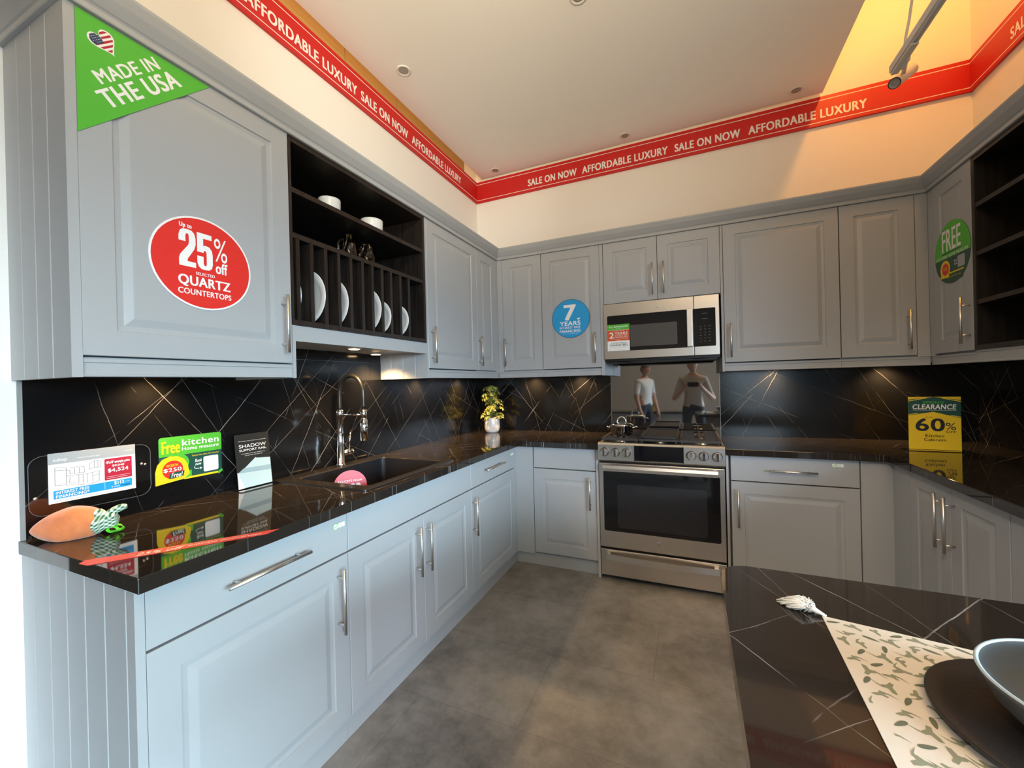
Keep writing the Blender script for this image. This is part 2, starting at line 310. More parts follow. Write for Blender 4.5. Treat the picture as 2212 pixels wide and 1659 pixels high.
# ------------------------------------------------------------------ cabinet builders
def handle(parent, fr, a, b, c, L=.222, vert=True, post=.033):
    m = MB(); e = fr.v if vert else fr.u; p = fr.p(a, b, c+.034)
    m.cyl(p-e*L/2, p+e*L/2, .006, NICKEL, 14)
    for k in (-1, 1): m.cyl(fr.p(a, b, c)+e*k*(L/2-post), p+e*k*(L/2-post), .0045, NICKEL, 10)
    return m.build('handle', parent, label='satin nickel bar handle')
def raised(parent, fr, a0, a1, b0, b1, c, name='door', st=.07, flat=False, m=None):
    m = m or PAINT
    q = MB(); T = .019
    loops = [(0., -T), (0., -.0015), (.0015, 0.)]
    if not flat: loops += [(st-.001, 0.), (st+.001, -.0045), (st+.016, -.0055), (st+.037, -.0008), (st+.039, -.0006)]
    V = []
    for i, d in loops: V += [fr.p(a0+i, b0+i, c+d), fr.p(a1-i, b0+i, c+d), fr.p(a1-i, b1-i, c+d), fr.p(a0+i, b1-i, c+d)]
    fs = [(j*4+k, j*4+(k+1) % 4, j*4+4+(k+1) % 4, j*4+4+k) for j in range(len(loops)-1) for k in range(4)]
    n = len(loops); fs += [(0, 3, 2, 1), tuple((n-1)*4+k for k in range(4))]
    q.add(V, fs, m); return q.build(name, parent)
def grooved(parent, P0, P1, z0, z1, thick, pitch, start, nrm, name='end_panel'):
    # tongue and groove end panel, V grooves along z; P0->P1 the outer face in plan, nrm its outward direction
    P0, P1, nrm = Vector(P0), Vector(P1), Vector(nrm); d = (P1-P0); L = d.length; d.normalize()
    pts = [(0., 0.)]; x = start
    while x < L-.02:
        pts += [(x-.003, 0.), (x, -.004), (x+.003, 0.)]; x += pitch
    pts += [(L, 0.), (L, -thick), (0., -thick)]
    q = MB(); q.slab(F(P0, d, nrm, Z), pts, z0, z1, PAINT)
    return q.build(name, parent)
def cabinet(fr, label, a0, a1, b0, b1, depth, fronts, name='wall_cabinet', cat='cabinet', group=None, hollow=False, wall=.0095):
    am = (a0+a1)/2
    root = thing(name, label, cat, fr.p(am, b0, depth/2), group)
    m = MB(); e = .0006
    if hollow:
        for x0, x1, z0, z1 in ((a0+e, a0+.017, b0, b1), (a1-.017, a1-e, b0, b1), (a0+.017, a1-.017, b0, b0+.016)): m.fbox(fr, x0, x1, z0, z1, wall, depth-.0215, PAINT)
    else: m.fbox(fr, a0+e, a1-e, b0, b1, wall, depth-.0215, PAINT)
    m.fbox(fr, a0+.004, a1-.004, b0+.004, b1-.001, depth-.0215, depth-.0205, GAP)  # dark sheet added behind the fronts, paints shade into their gaps
    m.build('carcass', root)
    for f in fronts:
        kind, x0, x1, y0, y1, h = f
        d = raised(root, fr, x0, x1, y0, y1, depth, 'drawer' if kind == 'drawer' else 'door', flat=(kind == 'drawer'))
        if h: handle(d, fr, h[0], h[1], depth, h[2] if len(h) > 2 else .222, kind != 'drawer')
    return root
def rail(root, fr, a0, a1, b0, b1, c):
    m = MB(); m.slab(F(fr.p(a0, 0, 0), fr.n, fr.v, fr.u), [(c-.03, b0), (c-.003, b0), (c-.001, b0+.002), (c-.001, b0+.007), (c-.004, b0+.009), (c-.004, b1-.012), (c-.001, b1-.010), (c-.001, b1), (c-.03, b1)], 0, a1-a0, PAINT)
    return m.build('light_rail', root)
UD, UT, UB = .366, 2.343, 1.44
# left run, wall cabinets
r = cabinet(LW, 'large grey wall cabinet at the left end carrying the green and red offer signs', -2.864, -2.2575, 1.43, 2.343, UD, [('door', -2.8635, -2.2585, 1.437, UT, (-2.300, 1.586))], wall=.0005)
grooved(r, (.0005, -2.886, 0), (.366, -2.886, 0), 1.38, 2.343, .0215, .088, .09, (0, -1, 0))
MB().fbox(LW, -2.2572, -2.2435, 1.379, 1.589, .0095, .366, PAINT).build('side_panel', r)
rail(r, LW, -2.864, -2.2575, 1.381, 1.4295, .362)
# plate rack
r = thing('plate_rack', 'open dark wood plate rack holding white plates, bowls and glass mugs above the sink', 'rack', (.18, -1.8, 1.53))
RK0, RK1 = -2.2570, -1.3615
m = MB()
for x0, x1, z0, z1 in ((RK0, RK0+.0115, 1.59, 2.343), (RK1-.02, RK1, 1.59, 2.343), (RK0+.012, RK1-.02, 1.59, 1.612), (RK0+.012, RK1-.02, 2.322, 2.343)): m.fbox(LW, x0, x1, z0, z1, .0005, .366, WOOD)
m.fbox(LW, RK0+.012, RK1-.02, 1.612, 2.322, .0005, .012, WOOD); m.build('carcass', r)
for z in (2.122, 1.94): MB().fbox(LW, RK0+.0125, RK1-.0205, z-.0, z+.02, .0125, .364, WOOD).build('shelf', r)
for yy in (-2.213, -2.147, -2.075, -2.003, -1.932, -1.858, -1.792, -1.721, -1.654, -1.579, -1.506): MB().fbox(LW, yy-.017, yy, 1.6125, 1.9395, .300, .363, WOOD).build('divider', r)
m = MB(); m.fbox(LW, -2.243, RK1, 1.5265, 1.5895, .335, .362, PAINT).fbox(LW, -2.243, RK1, 1.536, 1.550, .0085, .335, PAINT); m.build('light_rail', r)
# corner part
r = cabinet(LW, 'grey wall cabinet with one tall door right of the plate rack', -1.344, -.7205, 1.43, 2.343, UD, [('door', -1.342, -.726, UB, UT, (-1.312, 1.582))])
grooved(r, (.0095, -1.3605, 0), (.366, -1.3605, 0), 1.38, 2.343, .016, .092, .085, (0, -1, 0))
rail(r, LW, -1.344, -.7205, 1.381, 1.4295, .362)
r = thing('corner_cabinet', 'grey inner corner wall cabinet with two narrow doors', 'cabinet', (.2, -.2, 1.38))
m = MB(); m.slab(UP, [(.0095, -.72), (.3445, -.72), (.3445, -.3425), (.7465, -.3425), (.7465, -.0095), (.0095, -.0095)], 1.43, 2.343, PAINT); m.build('carcass', r)
d = raised(r, LW, -.719, -.412, UB, UT, UD); handle(d, LW, -.709, 1.582, UD)
d = raised(r, BW, .412, .745, UB, UT, .364); handle(d, BW, .440, 1.586, .364)
MB().box(.347, .3655, -.411, -.364, 1.43, 2.343, PAINT).box(.3665, .411, -.364, -.345, 1.43, 2.343, PAINT).build('corner_post', r)
rail(r, LW, -.7195, -.361, 1.381, 1.4295, .362); rail(r, BW, .361, .7465, 1.381, 1.4295, .360)
UDB = .364
r = cabinet(BW, 'grey wall cabinet with the round blue offer sign on its door', .7475, 1.2035, 1.43, 2.343, UDB, [('door', .749, 1.202, UB, UT, (1.165, 1.586))])
MB().fbox(BW, 1.204, 1.228, 1.379, 2.343, .0095, .364, PAINT).build('side_panel', r); rail(r, BW, .7475, 1.2035, 1.381, 1.4295, .360)
r = cabinet(BW, 'short grey two-door wall cabinet above the microwave', 1.2285, 1.9975, 1.896, 2.343, UDB, [('door', 1.231, 1.6045, 1.900, UT, (1.573, 2.043)), ('door', 1.6075, 1.996, 1.900, UT, (1.646, 2.043))])
r = cabinet(BW, 'wide grey wall cabinet right of the microwave', 2.0125, 2.631, 1.43, 2.343, UDB, [('door', 2.015, 2.6295, UB, UT, (2.050, 1.582))])
MB().fbox(BW, 1.998, 2.012, 1.379, 2.343, .0095, .364, PAINT).build('side_panel', r); rail(r, BW, 2.0125, 2.631, 1.381, 1.4295, .360)
r = thing('corner_cabinet', 'shaded grey corner wall cabinet under the track light, wearing the oval green sign', 'cabinet', (3.2, -.2, 1.38))
m = MB(); m.slab(UP, [(2.632, -.0095), (2.632, -.3425), (3.0535, -.3425), (3.0535, -.747), (3.3875, -.747), (3.3875, -.0095)], 1.43, 2.343, PAINT); m.build('carcass', r)
d = raised(r, BW, 2.634, 2.976, UB, UT, UDB); handle(d, BW, 2.939, 1.585, UDB)
d = raised(r, RW, .412, .7465, UB, UT, .365); handle(d, RW, .720, 1.585, .365, post=.04)
MB().box(2.978, 3.0315, -.364, -.345, 1.43, 2.343, PAINT).box(3.0325, 3.052, -.411, -.364, 1.43, 2.343, PAINT).build('corner_post', r)
rail(r, BW, 2.632, 3.0345, 1.381, 1.4295, .360); rail(r, RW, .361, .747, 1.381, 1.4295, .360)
r = thing('open_shelf_unit', 'dark empty open shelf unit at the right edge', 'shelves', (3.2, -1.3, 1.38))
m = MB(); m.fbox(RW, .748, .77, 1.44, 2.343, .0095, .365, WOOD).fbox(RW, 1.80, 1.82, 1.44, 2.343, .0095, .365, WOOD).fbox(RW, .77, 1.80, 1.44, 1.462, .0095, .365, WOOD).fbox(RW, .77, 1.80, 2.322, 2.343, .0095, .365, WOOD).fbox(RW, .77, 1.80, 1.462, 2.322, .0095, .018, WOOD); m.build('carcass', r)
for z in (2.102, 1.877, 1.652): MB().fbox(RW, .7705, 1.7995, z, z+.02, .0185, .362, WOOD).build('shelf', r)
rail(r, RW, .748, 1.82, 1.381, 1.4395, .360)
# crown moulding swept along all wall cabinets
prof = [(-.03, 2.3435), (.010, 2.3435), (.012, 2.346), (.012, 2.360), (.006, 2.364), (.009, 2.369), (.013, 2.372), (.03, 2.398), (.040, 2.422), (.041, 2.430), (-.03, 2.430)]
path = [Vector(p) for p in ((.001, -2.886), (.366, -2.886), (.366, -.364), (3.032, -.364), (3.032, -2.0))]
V = []; n = len(prof)
for i, p in enumerate(path):
    ns = []
    if i: d = (p-path[i-1]).normalized(); ns.append(Vector((d.y, -d.x)))
    if i < len(path)-1: d = (path[i+1]-p).normalized(); ns.append(Vector((d.y, -d.x)))
    off = ns[0] if len(ns) == 1 else (ns[0]+ns[1])/(1+ns[0].dot(ns[1]))
    V += [Vector((p.x+off.x*dd, p.y+off.y*dd, z)) for dd, z in prof]
fs = [(i*n+j, i*n+(j+1) % n, (i+1)*n+(j+1) % n, (i+1)*n+j) for i in range(len(path)-1) for j in range(n)]+[tuple(range(n)), tuple((len(path)-1)*n+j for j in range(n))[::-1]]
MB().add(V, fs, PAINT).build('crown_moulding', label='grey crown moulding running along the tops of all wall cabinets', cat='moulding')

# base cabinets
BD, BT = .605, .873
r = cabinet(LW, 'grey base cabinet at the left end with a wide drawer over one door', -2.855, -2.2335, .09, BT, BD, [('drawer', -2.8535, -2.235, .7205, .8715, (-2.552, .7945, .262)), ('door', -2.8535, -2.235, .095, .7135, (-2.286, .559, .236))], name='base_cabinet')
grooved(r, (.0005, -2.875, 0), (.605, -2.875, 0), .001, .873, .0195, .0985, .075, (0, -1, 0))
MB().fbox(LW, -2.855, -2.234, .001, .0895, .5, .581, PAINT).build('plinth', r)
r = cabinet(LW, 'grey base cabinet under the sink with two doors below a plain drawer front', -2.2325, -1.2965, .09, BT, BD, [('drawer', -2.2315, -1.2975, .7205, .8715, None), ('door', -2.2315, -1.7655, .095, .7135, (-1.8245, .56, .23)), ('door', -1.7625, -1.2975, .095, .7135, (-1.7455, .556, .23))], name='base_cabinet', hollow=True)
MB().fbox(LW, -2.233, -1.2965, .001, .0895, .5, .581, PAINT).build('plinth', r)
r = cabinet(LW, 'grey base cabinet between sink and corner with a narrow drawer over one door', -1.2955, -.6515, .09, BT, BD, [('drawer', -1.2945, -.653, .7205, .8715, (-1.009, .8005, .27)), ('door', -1.2945, -.653, .095, .7135, (-1.281, .5575, .226))], name='base_cabinet')
MB().fbox(LW, -1.296, -.583, .001, .0895, .5, .581, PAINT).build('plinth', r)
m = MB(); m.box(.585, .6045, -.651, -.61, .09, BT, PAINT).box(.585, .735, -.61, -.59, .09, BT, PAINT); m.build('corner_post', label='grey corner filler post between the left and rear base cabinets', cat='filler')
BB = .61
r = cabinet(BW, 'narrow grey base cabinet left of the range', .7355, 1.2005, .10, BT, BB, [('drawer', .742, 1.1975, .7215, .8715, None), ('door', .739, 1.1975, .104, .7145, (1.157, .568))], name='base_cabinet')
MB().fbox(BW, 1.201, 1.2175, .001, .873, .05, .625, PAINT).build('end_panel', r); MB().fbox(BW, .582, 1.2, .001, .0895, .5, .5825, PAINT).build('plinth', r)
r = cabinet(BW, 'brownish shaded base cabinet right of the range with drawer and one wide door', 2.0005, 2.6345, .09, BT, BB, [('drawer', 2.013, 2.6315, .7205, .8715, (2.322, .793, .232)), ('door', 2.013, 2.6315, .097, .7135, (2.047, .56, .225))], name='base_cabinet')
MB().fbox(BW, 1.988, 2.0, .001, .873, .05, .61, PAINT).build('end_panel', r); MB().fbox(BW, 1.988, 2.85, .001, .0885, .5, .57, PAINT).build('plinth', r)
MB().box(2.636, 2.771, -.61, -.59, .09, BT, PAINT).box(2.771, 2.79, -.79, -.59, .09, BT, PAINT).build('corner_post', label='grey corner filler post between the rear and right base cabinets', cat='filler')
r = cabinet(RW, 'grey base cabinet on the right with two full-height doors and paired long handles', .7915, 1.4715, .09, BT, .627, [('door', .793, 1.130, .095, .868, (1.088, .711, .23)), ('door', 1.133, 1.470, .095, .868, (1.158, .711, .23))], name='base_cabinet')
MB().fbox(RW, .66, 1.47, .001, .0885, .5, .59, PAINT).build('plinth', r)
r = cabinet(RW, 'grey base cabinet on the right run nearest the peninsula', 1.4725, 2.33, .09, BT, .627, [('door', 1.474, 1.899, .095, .868, None), ('door', 1.902, 2.327, .095, .868, None)], name='base_cabinet')
MB().fbox(RW, 1.4725, 2.33, .001, .0885, .5, .59, PAINT).build('plinth', r)
# worktops
def cells(xs, ys, inside, z0, z1, m):
    q = MB(); nx, ny = len(xs)-1, len(ys)-1
    I = lambda i, j: 0 <= i < nx and 0 <= j < ny and inside((xs[i]+xs[i+1])/2, (ys[j]+ys[j+1])/2)
    for i in range(nx):
        for j in range(ny):
            if not I(i, j): continue
            x0, x1, y0, y1 = xs[i], xs[i+1], ys[j], ys[j+1]
            q.add([(x0, y0, z1), (x1, y0, z1), (x1, y1, z1), (x0, y1, z1)], [(0, 1, 2, 3)], m); q.add([(x0, y0, z0), (x1, y0, z0), (x1, y1, z0), (x0, y1, z0)], [(3, 2, 1, 0)], m)
            for di, dj, A, B in ((-1, 0, (x0, y1), (x0, y0)), (1, 0, (x1, y0), (x1, y1)), (0, -1, (x0, y0), (x1, y0)), (0, 1, (x1, y1), (x0, y1))):
                if not I(i+di, j+dj): q.add([(*A, z0), (*B, z0), (*B, z1), (*A, z1)], [(0, 1, 2, 3)], m)
    return q
CT0, CT1 = .874, .912
q = cells([.0005, .09, .55, .6384, 1.2185], [-2.8814, -2.095, -1.46, -.6475, -.0005], lambda x, y: not (.09 < x < .55 and -2.095 < y < -1.46) and (x < .6384 or y > -.6475), CT0, CT1, MC)
q.build('worktop', weld=True, bevel=.002, label='black veined worktop in an L from the left end to the range', cat='worktop')
q = cells([1.9885, 2.738, 3.3965], [-2.334, -.6475, -.0005], lambda x, y: x > 2.738 or y > -.6475, CT0, CT1, MC)
q.build('worktop', weld=True, bevel=.002, label='black veined worktop in an L from the range round to the right wall', cat='worktop')
# peninsula
P = [(3.396, -2.336), (1.915, -2.336)]+[(1.915+.063*math.cos(t_), -2.399+.063*math.sin(t_)) for t_ in [math.pi*(.5+.5*i/8) for i in range(1, 9)]]+[(1.852, -3.09), (3.396, -3.09)]
MB().slab(UP, P, CT0, CT1, MC).build('peninsula_worktop', bevel=.003, label='black veined peninsula worktop with a rounded corner in the foreground', cat='worktop')
r = cabinet(F((0, -2.42, 0), -X, Z, Y), 'grey base units under the peninsula worktop', -2.70, -1.98, .09, BT, .02, [('door', -2.698, -2.342, .095, .868, None), ('door', -2.338, -1.982, .095, .868, None)], name='base_cabinet', wall=-.6)
MB().box(1.984, 2.70, -2.99, -2.46, .001, .0885, PAINT).build('plinth', r)

# ------------------------------------------------------------------ range
r = thing('range', 'stainless steel gas range with six knobs and a black glass oven door', 'range', (1.604, -.33, 0))
R0, R1 = 1.2235, 1.9825
m = MB(); m.fbox(BW, R0, R1, .03, .905, .02, .598, BLACK); m.build('body', r)
for a in (R0+.03, R1-.06):
    for n_ in (.06, .54): MB().cyl(BW.p(a+.015, .0005, n_), BW.p(a+.015, .03, n_), .016, BLACK).build('foot', r)
m = MB(); m.slab(F(BW.p(R0, 0, 0), BW.n, Z, X), [(.5985, .804), (.652, .804), (.659, .812), (.659, .914), (.650, .925), (.5985, .925)], 0, R1-R0, STEEL); cp = m.build('control_panel', r)
m = MB(); m.fbox(BW, 1.456, 1.754, .8135, .9145, .6592, .6602, CHROME).fbox(BW, 1.459, 1.751, .8165, .9115, .6602, .661, BLACKGLASS); m.build('display', cp)
for a in (1.267, 1.339, 1.409, 1.797, 1.867, 1.940):
    b = .865; fr = F(BW.p(a, b, .6592), X, Z, -Y)
    k = MB(); k.rev(fr, [(.0285, 0), (.0285, .004), (.027, .005)], 28, BLACK, False); k.rev(fr, [(.025, .005), (.025, .020), (.022, .024), (0, .0245)], 28, STEEL, False)
    k.fbox(fr, -.0065, .0065, -.024, .024, .0245, .034, CHROME).fbox(fr, -.0012, .0012, .008, .024, .0342, .0346, BLACK)
    k_ = k.build('knob', cp)
    q = MB(); q.text(fr, 'OFF', -.007, .031, .007, .0365, .0003, INK, .01)
    q.build('printing', k_)
# cooktop
m = MB(); m.fbox(BW, R0, R1, .9055, .914, .03, .598, BLACK).fbox(BW, R0, R1, .914, .926, .03, .05, STEEL)
for a in (R0, R1-.012): m.fbox(BW, a, a+.012, .914, .922, .05, .598, STEEL)
ck = m.build('cooktop', r)
def burner(a, n_, rad):
    fr = F(BW.p(a, .9145, n_), X, -Y, Z); MB().rev(fr, [(rad*1.25, 0), (rad*1.2, .006), (rad, .008), (rad, .014)], 28, STEEL, False).rev(fr, [(rad*.92, .0145), (rad*.92, .019), (rad*.8, .022), (0, .0225)], 28, IRON, False).build('burner', ck)
for a, n_, rad in ((1.345, .17, .032), (1.345, .47, .04), (1.603, .47, .045), (1.86, .17, .032), (1.86, .47, .045)): burner(a, n_, rad)
def grate(a0, a1, plate=False):
    m = MB(); z0, z1 = .934, .949
    for a in (a0, a1-.013): m.fbox(BW, a, a+.013, z0, z1, .06, .59, IRON)
    for n_ in (.06, .577): m.fbox(BW, a0+.013, a1-.013, z0, z1, n_, n_+.013, IRON)
    if not plate:
        for k in range(9):
            n_ = .115+k*.051
            if k == 4: m.fbox(BW, a0+.013, a1-.013, z0, z1, n_, n_+.012, IRON)
            else: m.fbox(BW, a0+.013, a0+.09, z0+.003, z1, n_, n_+.009, IRON).fbox(BW, a1-.09, a1-.013, z0+.003, z1, n_, n_+.009, IRON)
        am = (a0+a1)/2
        for n0, n1 in ((.073, .15), (.20, .31), (.36, .44), (.50, .577)): m.fbox(BW, am-.006, am+.006, z0+.002, z1, n0, n1, IRON)
    for a in (a0+.01, a1-.022):
        for n_ in (.075, .565): m.fbox(BW, a, a+.012, .9145, z0, n_, n_+.012, IRON)
    return m.build('grate', r)
grate(1.237, 1.478); grate(1.482, 1.724, True); grate(1.728, 1.969)
m = MB(); m.slab(UP, rrect(1.492, -.572, 1.714, -.085, .018), .951, .958, IRON); m.slab(UP, rrect(1.500, -.564, 1.706, -.093, .014), .958, .9585, IRON)
for a0, a1, n0, n1 in ((1.492, 1.714, .560, .572), (1.492, 1.714, .085, .097), (1.492, 1.503, .097, .56), (1.703, 1.714, .097, .56)): m.fbox(BW, a0, a1, .9585, .966, n0, n1, IRON)
m.build('griddle', r, bevel=.002)
# oven door and drawer
m = MB(); m.fbox(BW, R0, R1-.004, .225, .788, .6, .640, STEEL); d = m.build('oven_door', r, bevel=.003)
m = MB(); m.slab(BW, rrect(1.252, .335, 1.952, .738, .012), .6402, .6412, BLACKGLASS); m.slab(BW, rrect(1.341, .361, 1.880, .652, .02), .6412, .6417, WINDOWGLASS); m.build('glass', d)
m = MB(); m.slab(F(BW.p(1.258, 0, 0), BW.n, Z, X), [(.682, .742), (.694, .745), (.697, .764), (.692, .782), (.684, .784), (.679, .764)], 0, .682, NICKEL)
for a in (1.266, 1.915): m.fbox(BW, a, a+.022, .752, .776, .6405, .682, STEEL)
m.build('handle', d)
def roundel(parent, a, b, c, rad):
    fr = F(BW.p(a, b, c), X, Z, -Y); q = MB(); q.rev(fr, [(rad, 0), (rad, .0015), (rad*.9, .002), (0, .002)], 32, NICKEL, False)
    T = [(math.cos(t_)*rad*(.80+.06*math.sin(4*t_)), math.sin(t_)*rad*(.80+.06*math.sin(4*t_))) for t_ in [2*math.pi*i/40 for i in range(41)]]
    q.pline(fr, T, rad*.09, .0022, LINEGREY); q.text(fr, 'ge', -rad*.5, -rad*.42, rad*.5, rad*.32, .0023, LINEGREY, .0, .35); return q.build('emblem', parent)
roundel(d, 1.597, .285, .6402, .0135)
m = MB(); m.fbox(BW, R0, R1-.004, .035, .210, .6, .638, STEEL); d = m.build('drawer', r, bevel=.003)
m = MB(); A = [1.262+i*.676/16 for i in range(17)]; V = []
for i, a in enumerate(A):
    n_ = .668+.026*math.sin(math.pi*i/16)
    V += [BW.p(a, .152, n_), BW.p(a, .190, n_), BW.p(a, .187, n_-.010), BW.p(a, .155, n_-.010)]
m.add(V, [(i*4+j, i*4+(j+1) % 4, i*4+4+(j+1) % 4, i*4+4+j) for i in range(16) for j in range(4)]+[(0, 1, 2, 3), (67, 66, 65, 64)], NICKEL)
for a in (1.266, 1.912): m.fbox(BW, a, a+.022, .158, .184, .6385, .665, STEEL)
m.build('handle', d)
# microwave
r = thing('microwave', 'stainless over-the-range microwave with black window and keypad', 'microwave', (1.61, -.2, 1.49))
m = MB(); m.fbox(BW, 1.2315, 1.9855, 1.478, 1.8945, .0175, .356, BLACK); m.build('body', r)
m = MB(); m.fbox(BW, 1.2315, 1.8305, 1.493, 1.8925, .3565, .384, STEEL); d = m.build('door', r, bevel=.003)
m = MB(); m.slab(BW, rrect(1.256, 1.550, 1.790, 1.807, .008), .3842, .3852, BLACKGLASS); m.slab(BW, rrect(1.416, 1.577, 1.727, 1.731, .006), .3852, .3856, MWGLASS); m.build('window', d)
m = MB(); m.fbox(BW, 1.787, 1.822, 1.553, 1.808, .398, .410, NICKEL)
for b in (1.565, 1.785): m.fbox(BW, 1.796, 1.813, b, b+.014, .3842, .398, STEEL)
m.build('handle', d, bevel=.004); roundel(d, 1.608, 1.847, .3842, .0125)
m = MB(); m.fbox(BW, 1.832, 1.9855, 1.493, 1.8925, .3565, .384, STEEL); cp = m.build('control_panel', r, bevel=.003)
m = MB(); m.slab(BW, rrect(1.826, 1.552, 1.962, 1.806, .006), .3842, .3850, BLACKGLASS)
for b in (1.77, 1.735): m.fbox(BW, 1.88, 1.915, b, b+.003, .385, .3852, LINEGREY)
for i in range(3):
    for j in range(6): m.fbox(BW, 1.866+i*.027, 1.876+i*.027, 1.585+j*.020, 1.588+j*.020, .385, .3852, LINEGREY)
m.build('keypad', cp)
UF = F((0, 0, 1.4778), X, -Y, -Z)
m = MB(); m.slab(UF, rrect(1.30, .20, 1.42, .34, .01), 0, .004, LENS); m.build('vent_light', r); m = MB(); m.slab(UF, rrect(1.80, .20, 1.92, .34, .01), 0, .004, LENS); m.build('vent_light', r)
m = MB(); m.fbox(BW, 1.25, 1.97, 1.466, 1.4778, .16, .34, BLACK); m.build('grease_filter', r)

# ------------------------------------------------------------------ sink, faucet
r = thing('sink', 'black granite composite sink set into the left worktop', 'sink', (.31, -1.78, .72))
def ring(P, Q, z, mb, m):
    n = len(P); mb.add([(*p, z) for p in P]+[(*p, z) for p in Q], [(i, (i+1) % n, n+(i+1) % n, n+i) for i in range(n)], m)
o1 = rrect(.045, -2.122, .588, -1.432, .02); o2 = rrect(.050, -2.117, .583, -1.437, .018); i1 = rrect(.122, -2.068, .553, -1.486, .03); i2 = rrect(.126, -2.064, .549, -1.490, .03); i3 = rrect(.145, -2.045, .53, -1.51, .05)
m = MB(); n = len(o1); Lp = [(o1, .9125), (o1, .917), (o2, .9205), (i1, .9205), (i2, .915)]
m.add([(*p, z) for P, z in Lp for p in P], [(k*n+i, k*n+(i+1) % n, k*n+n+(i+1) % n, k*n+n+i) for k in range(4) for i in range(n)], RIMB); m.build('rim', r)
m = MB(); Lp = [(i2, .9145), (i2, .74), (i3, .722)]
m.add([(*p, z) for P, z in Lp for p in P], [(k*n+i, k*n+(i+1) % n, k*n+n+(i+1) % n, k*n+n+i) for k in range(2) for i in range(n)]+[tuple(2*n+i for i in range(n))], GRANITE); m.build('basin', r)
MB().rev(F((.34, -1.78, .7225), X, Y, Z), [(.045, 0), (.045, .002), (.02, .001), (0, .001)], 28, CHROME).build('drain', r)
r = thing('faucet', 'chrome pull-down faucet with a black arching hose behind the sink', 'faucet', (.085, -1.765, .9207))
fx, fy = .083, -1.765; E0 = F((fx, fy, .9207), X, Y, Z)
MB().rev(E0, [(.024, 0), (.024, .008), (.020, .012), (.020, .095), (.017, .10), (.017, .262), (.0185, .264), (.0185, .292), (.016, .296), (0, .296)], 28, CHROME).build('column', r)
hp = [(fx, fy, 1.214)]+[(fx, fy, 1.23+.02*i) for i in range(4)]
hp += [(fx+.083-.083*math.cos(t_), fy, 1.30+.098*math.sin(t_)) for t_ in [math.pi*i/20 for i in range(1, 20)]]+[(fx+.166, fy, 1.30-.02*i) for i in range(1, 5)]
MB().tube(hp, .0115, HOSE, 16).build('hose', r)
E1 = F((fx+.166, fy, 1.06), X, Y, Z)
MB().rev(E1, [(.012, 0), (.019, .001), (.019, .105), (.014, .110), (.014, .122), (.017, .124), (.017, .157), (.012, .16)], 24, CHROME).build('spray_head', r)
MB().cyl((fx+.015, fy, 1.192), (fx+.15, fy, 1.192), .0045, CHROME).build('support_arm', r)
m = MB(); m.cyl((fx, fy+.017, .985), (fx, fy+.072, .985), .016, CHROME, 20).cyl((fx, fy+.072, .985), (fx, fy+.078, .985), .017, CHROME, 20)
lv = m.build('lever_body', r); MB().cyl((fx, fy+.058, 1.0), (fx+.004, fy+.068, 1.10), .0045, CHROME, 12, .0055).build('lever', lv)
# round tag in the sink
tf = F((.330, -1.92, .72), Vector((.46, .885, 0)).normalized(), Vector((-.25, .13, .96)).normalized(), Vector((.85, -.44, .28)).normalized())
tf = F((.33, -1.945, .872), Vector((.62, .785, 0)).normalized(), Vector((-.10, .08, .99)).normalized(), X)
tf.n = tf.u.cross(tf.v).normalized(); tf.v = tf.n.cross(tf.u).normalized()
m = MB(); m.slab(tf, disc(0, 0, .074), -.001, .0008, PINKRED); m.text(tf, 'FAUCETS FROM', -.052, .020, .052, .030, .0012, WHITE, .0); m.text(tf, '$199', -.05, -.045, .046, .012, .0012, WHITE, .05)
m.fbox(tf, -.008, .008, -.142, -.073, -.001, .0, ACRYL)
m.build('price_tag', label='round red faucet price tag standing in the sink', cat='tag')

# ------------------------------------------------------------------ banners
def banner(fr, a0, a1, words, name, label, seams=()):
    m = MB(); b0, b1 = 3.0237, 3.2154; m.fbox(fr, a0, a1, b0, b1, .001, .018, BANNERRED)
    for b in (3.0455, 3.1905): m.rect(fr, a0, b-.0022, a1, b+.0022, .0184, WHITE)
    for s in seams: m.rect(fr, s-.001, b0, s+.001, b1, .0183, DRED)
    for w_, x0, x1 in words: m.text(fr, w_, x0, 3.071, x1, 3.131, .0186, WHITE, .06)
    m.build(name, label=label, cat='banner')
A_, S_ = 'AFFORDABLE LUXURY', 'SALE ON NOW'
banner(LW, -2.98, -.0185, [(S_, -2.652, -2.214), (A_, -2.184, -1.512), (S_, -1.481, -1.036), (A_, -.991, -.312)], 'sale_banner', 'red sale banner board along the left wall above the cabinets', (-.26,))
banner(BW, .0005, 3.3965, [(S_, .526, .966), (A_, 1.012, 1.681), (S_, 1.730, 2.170), (A_, 2.220, 2.891)], 'sale_banner', 'red sale banner board along the rear wall under the ceiling', (.507, 2.916))
banner(RW, .0185, 2.41, [(S_, .358, .80), (A_, .845, 1.515), (S_, 1.56, 2.0)], 'sale_banner', 'red sale banner board along the right wall at the upper right edge')

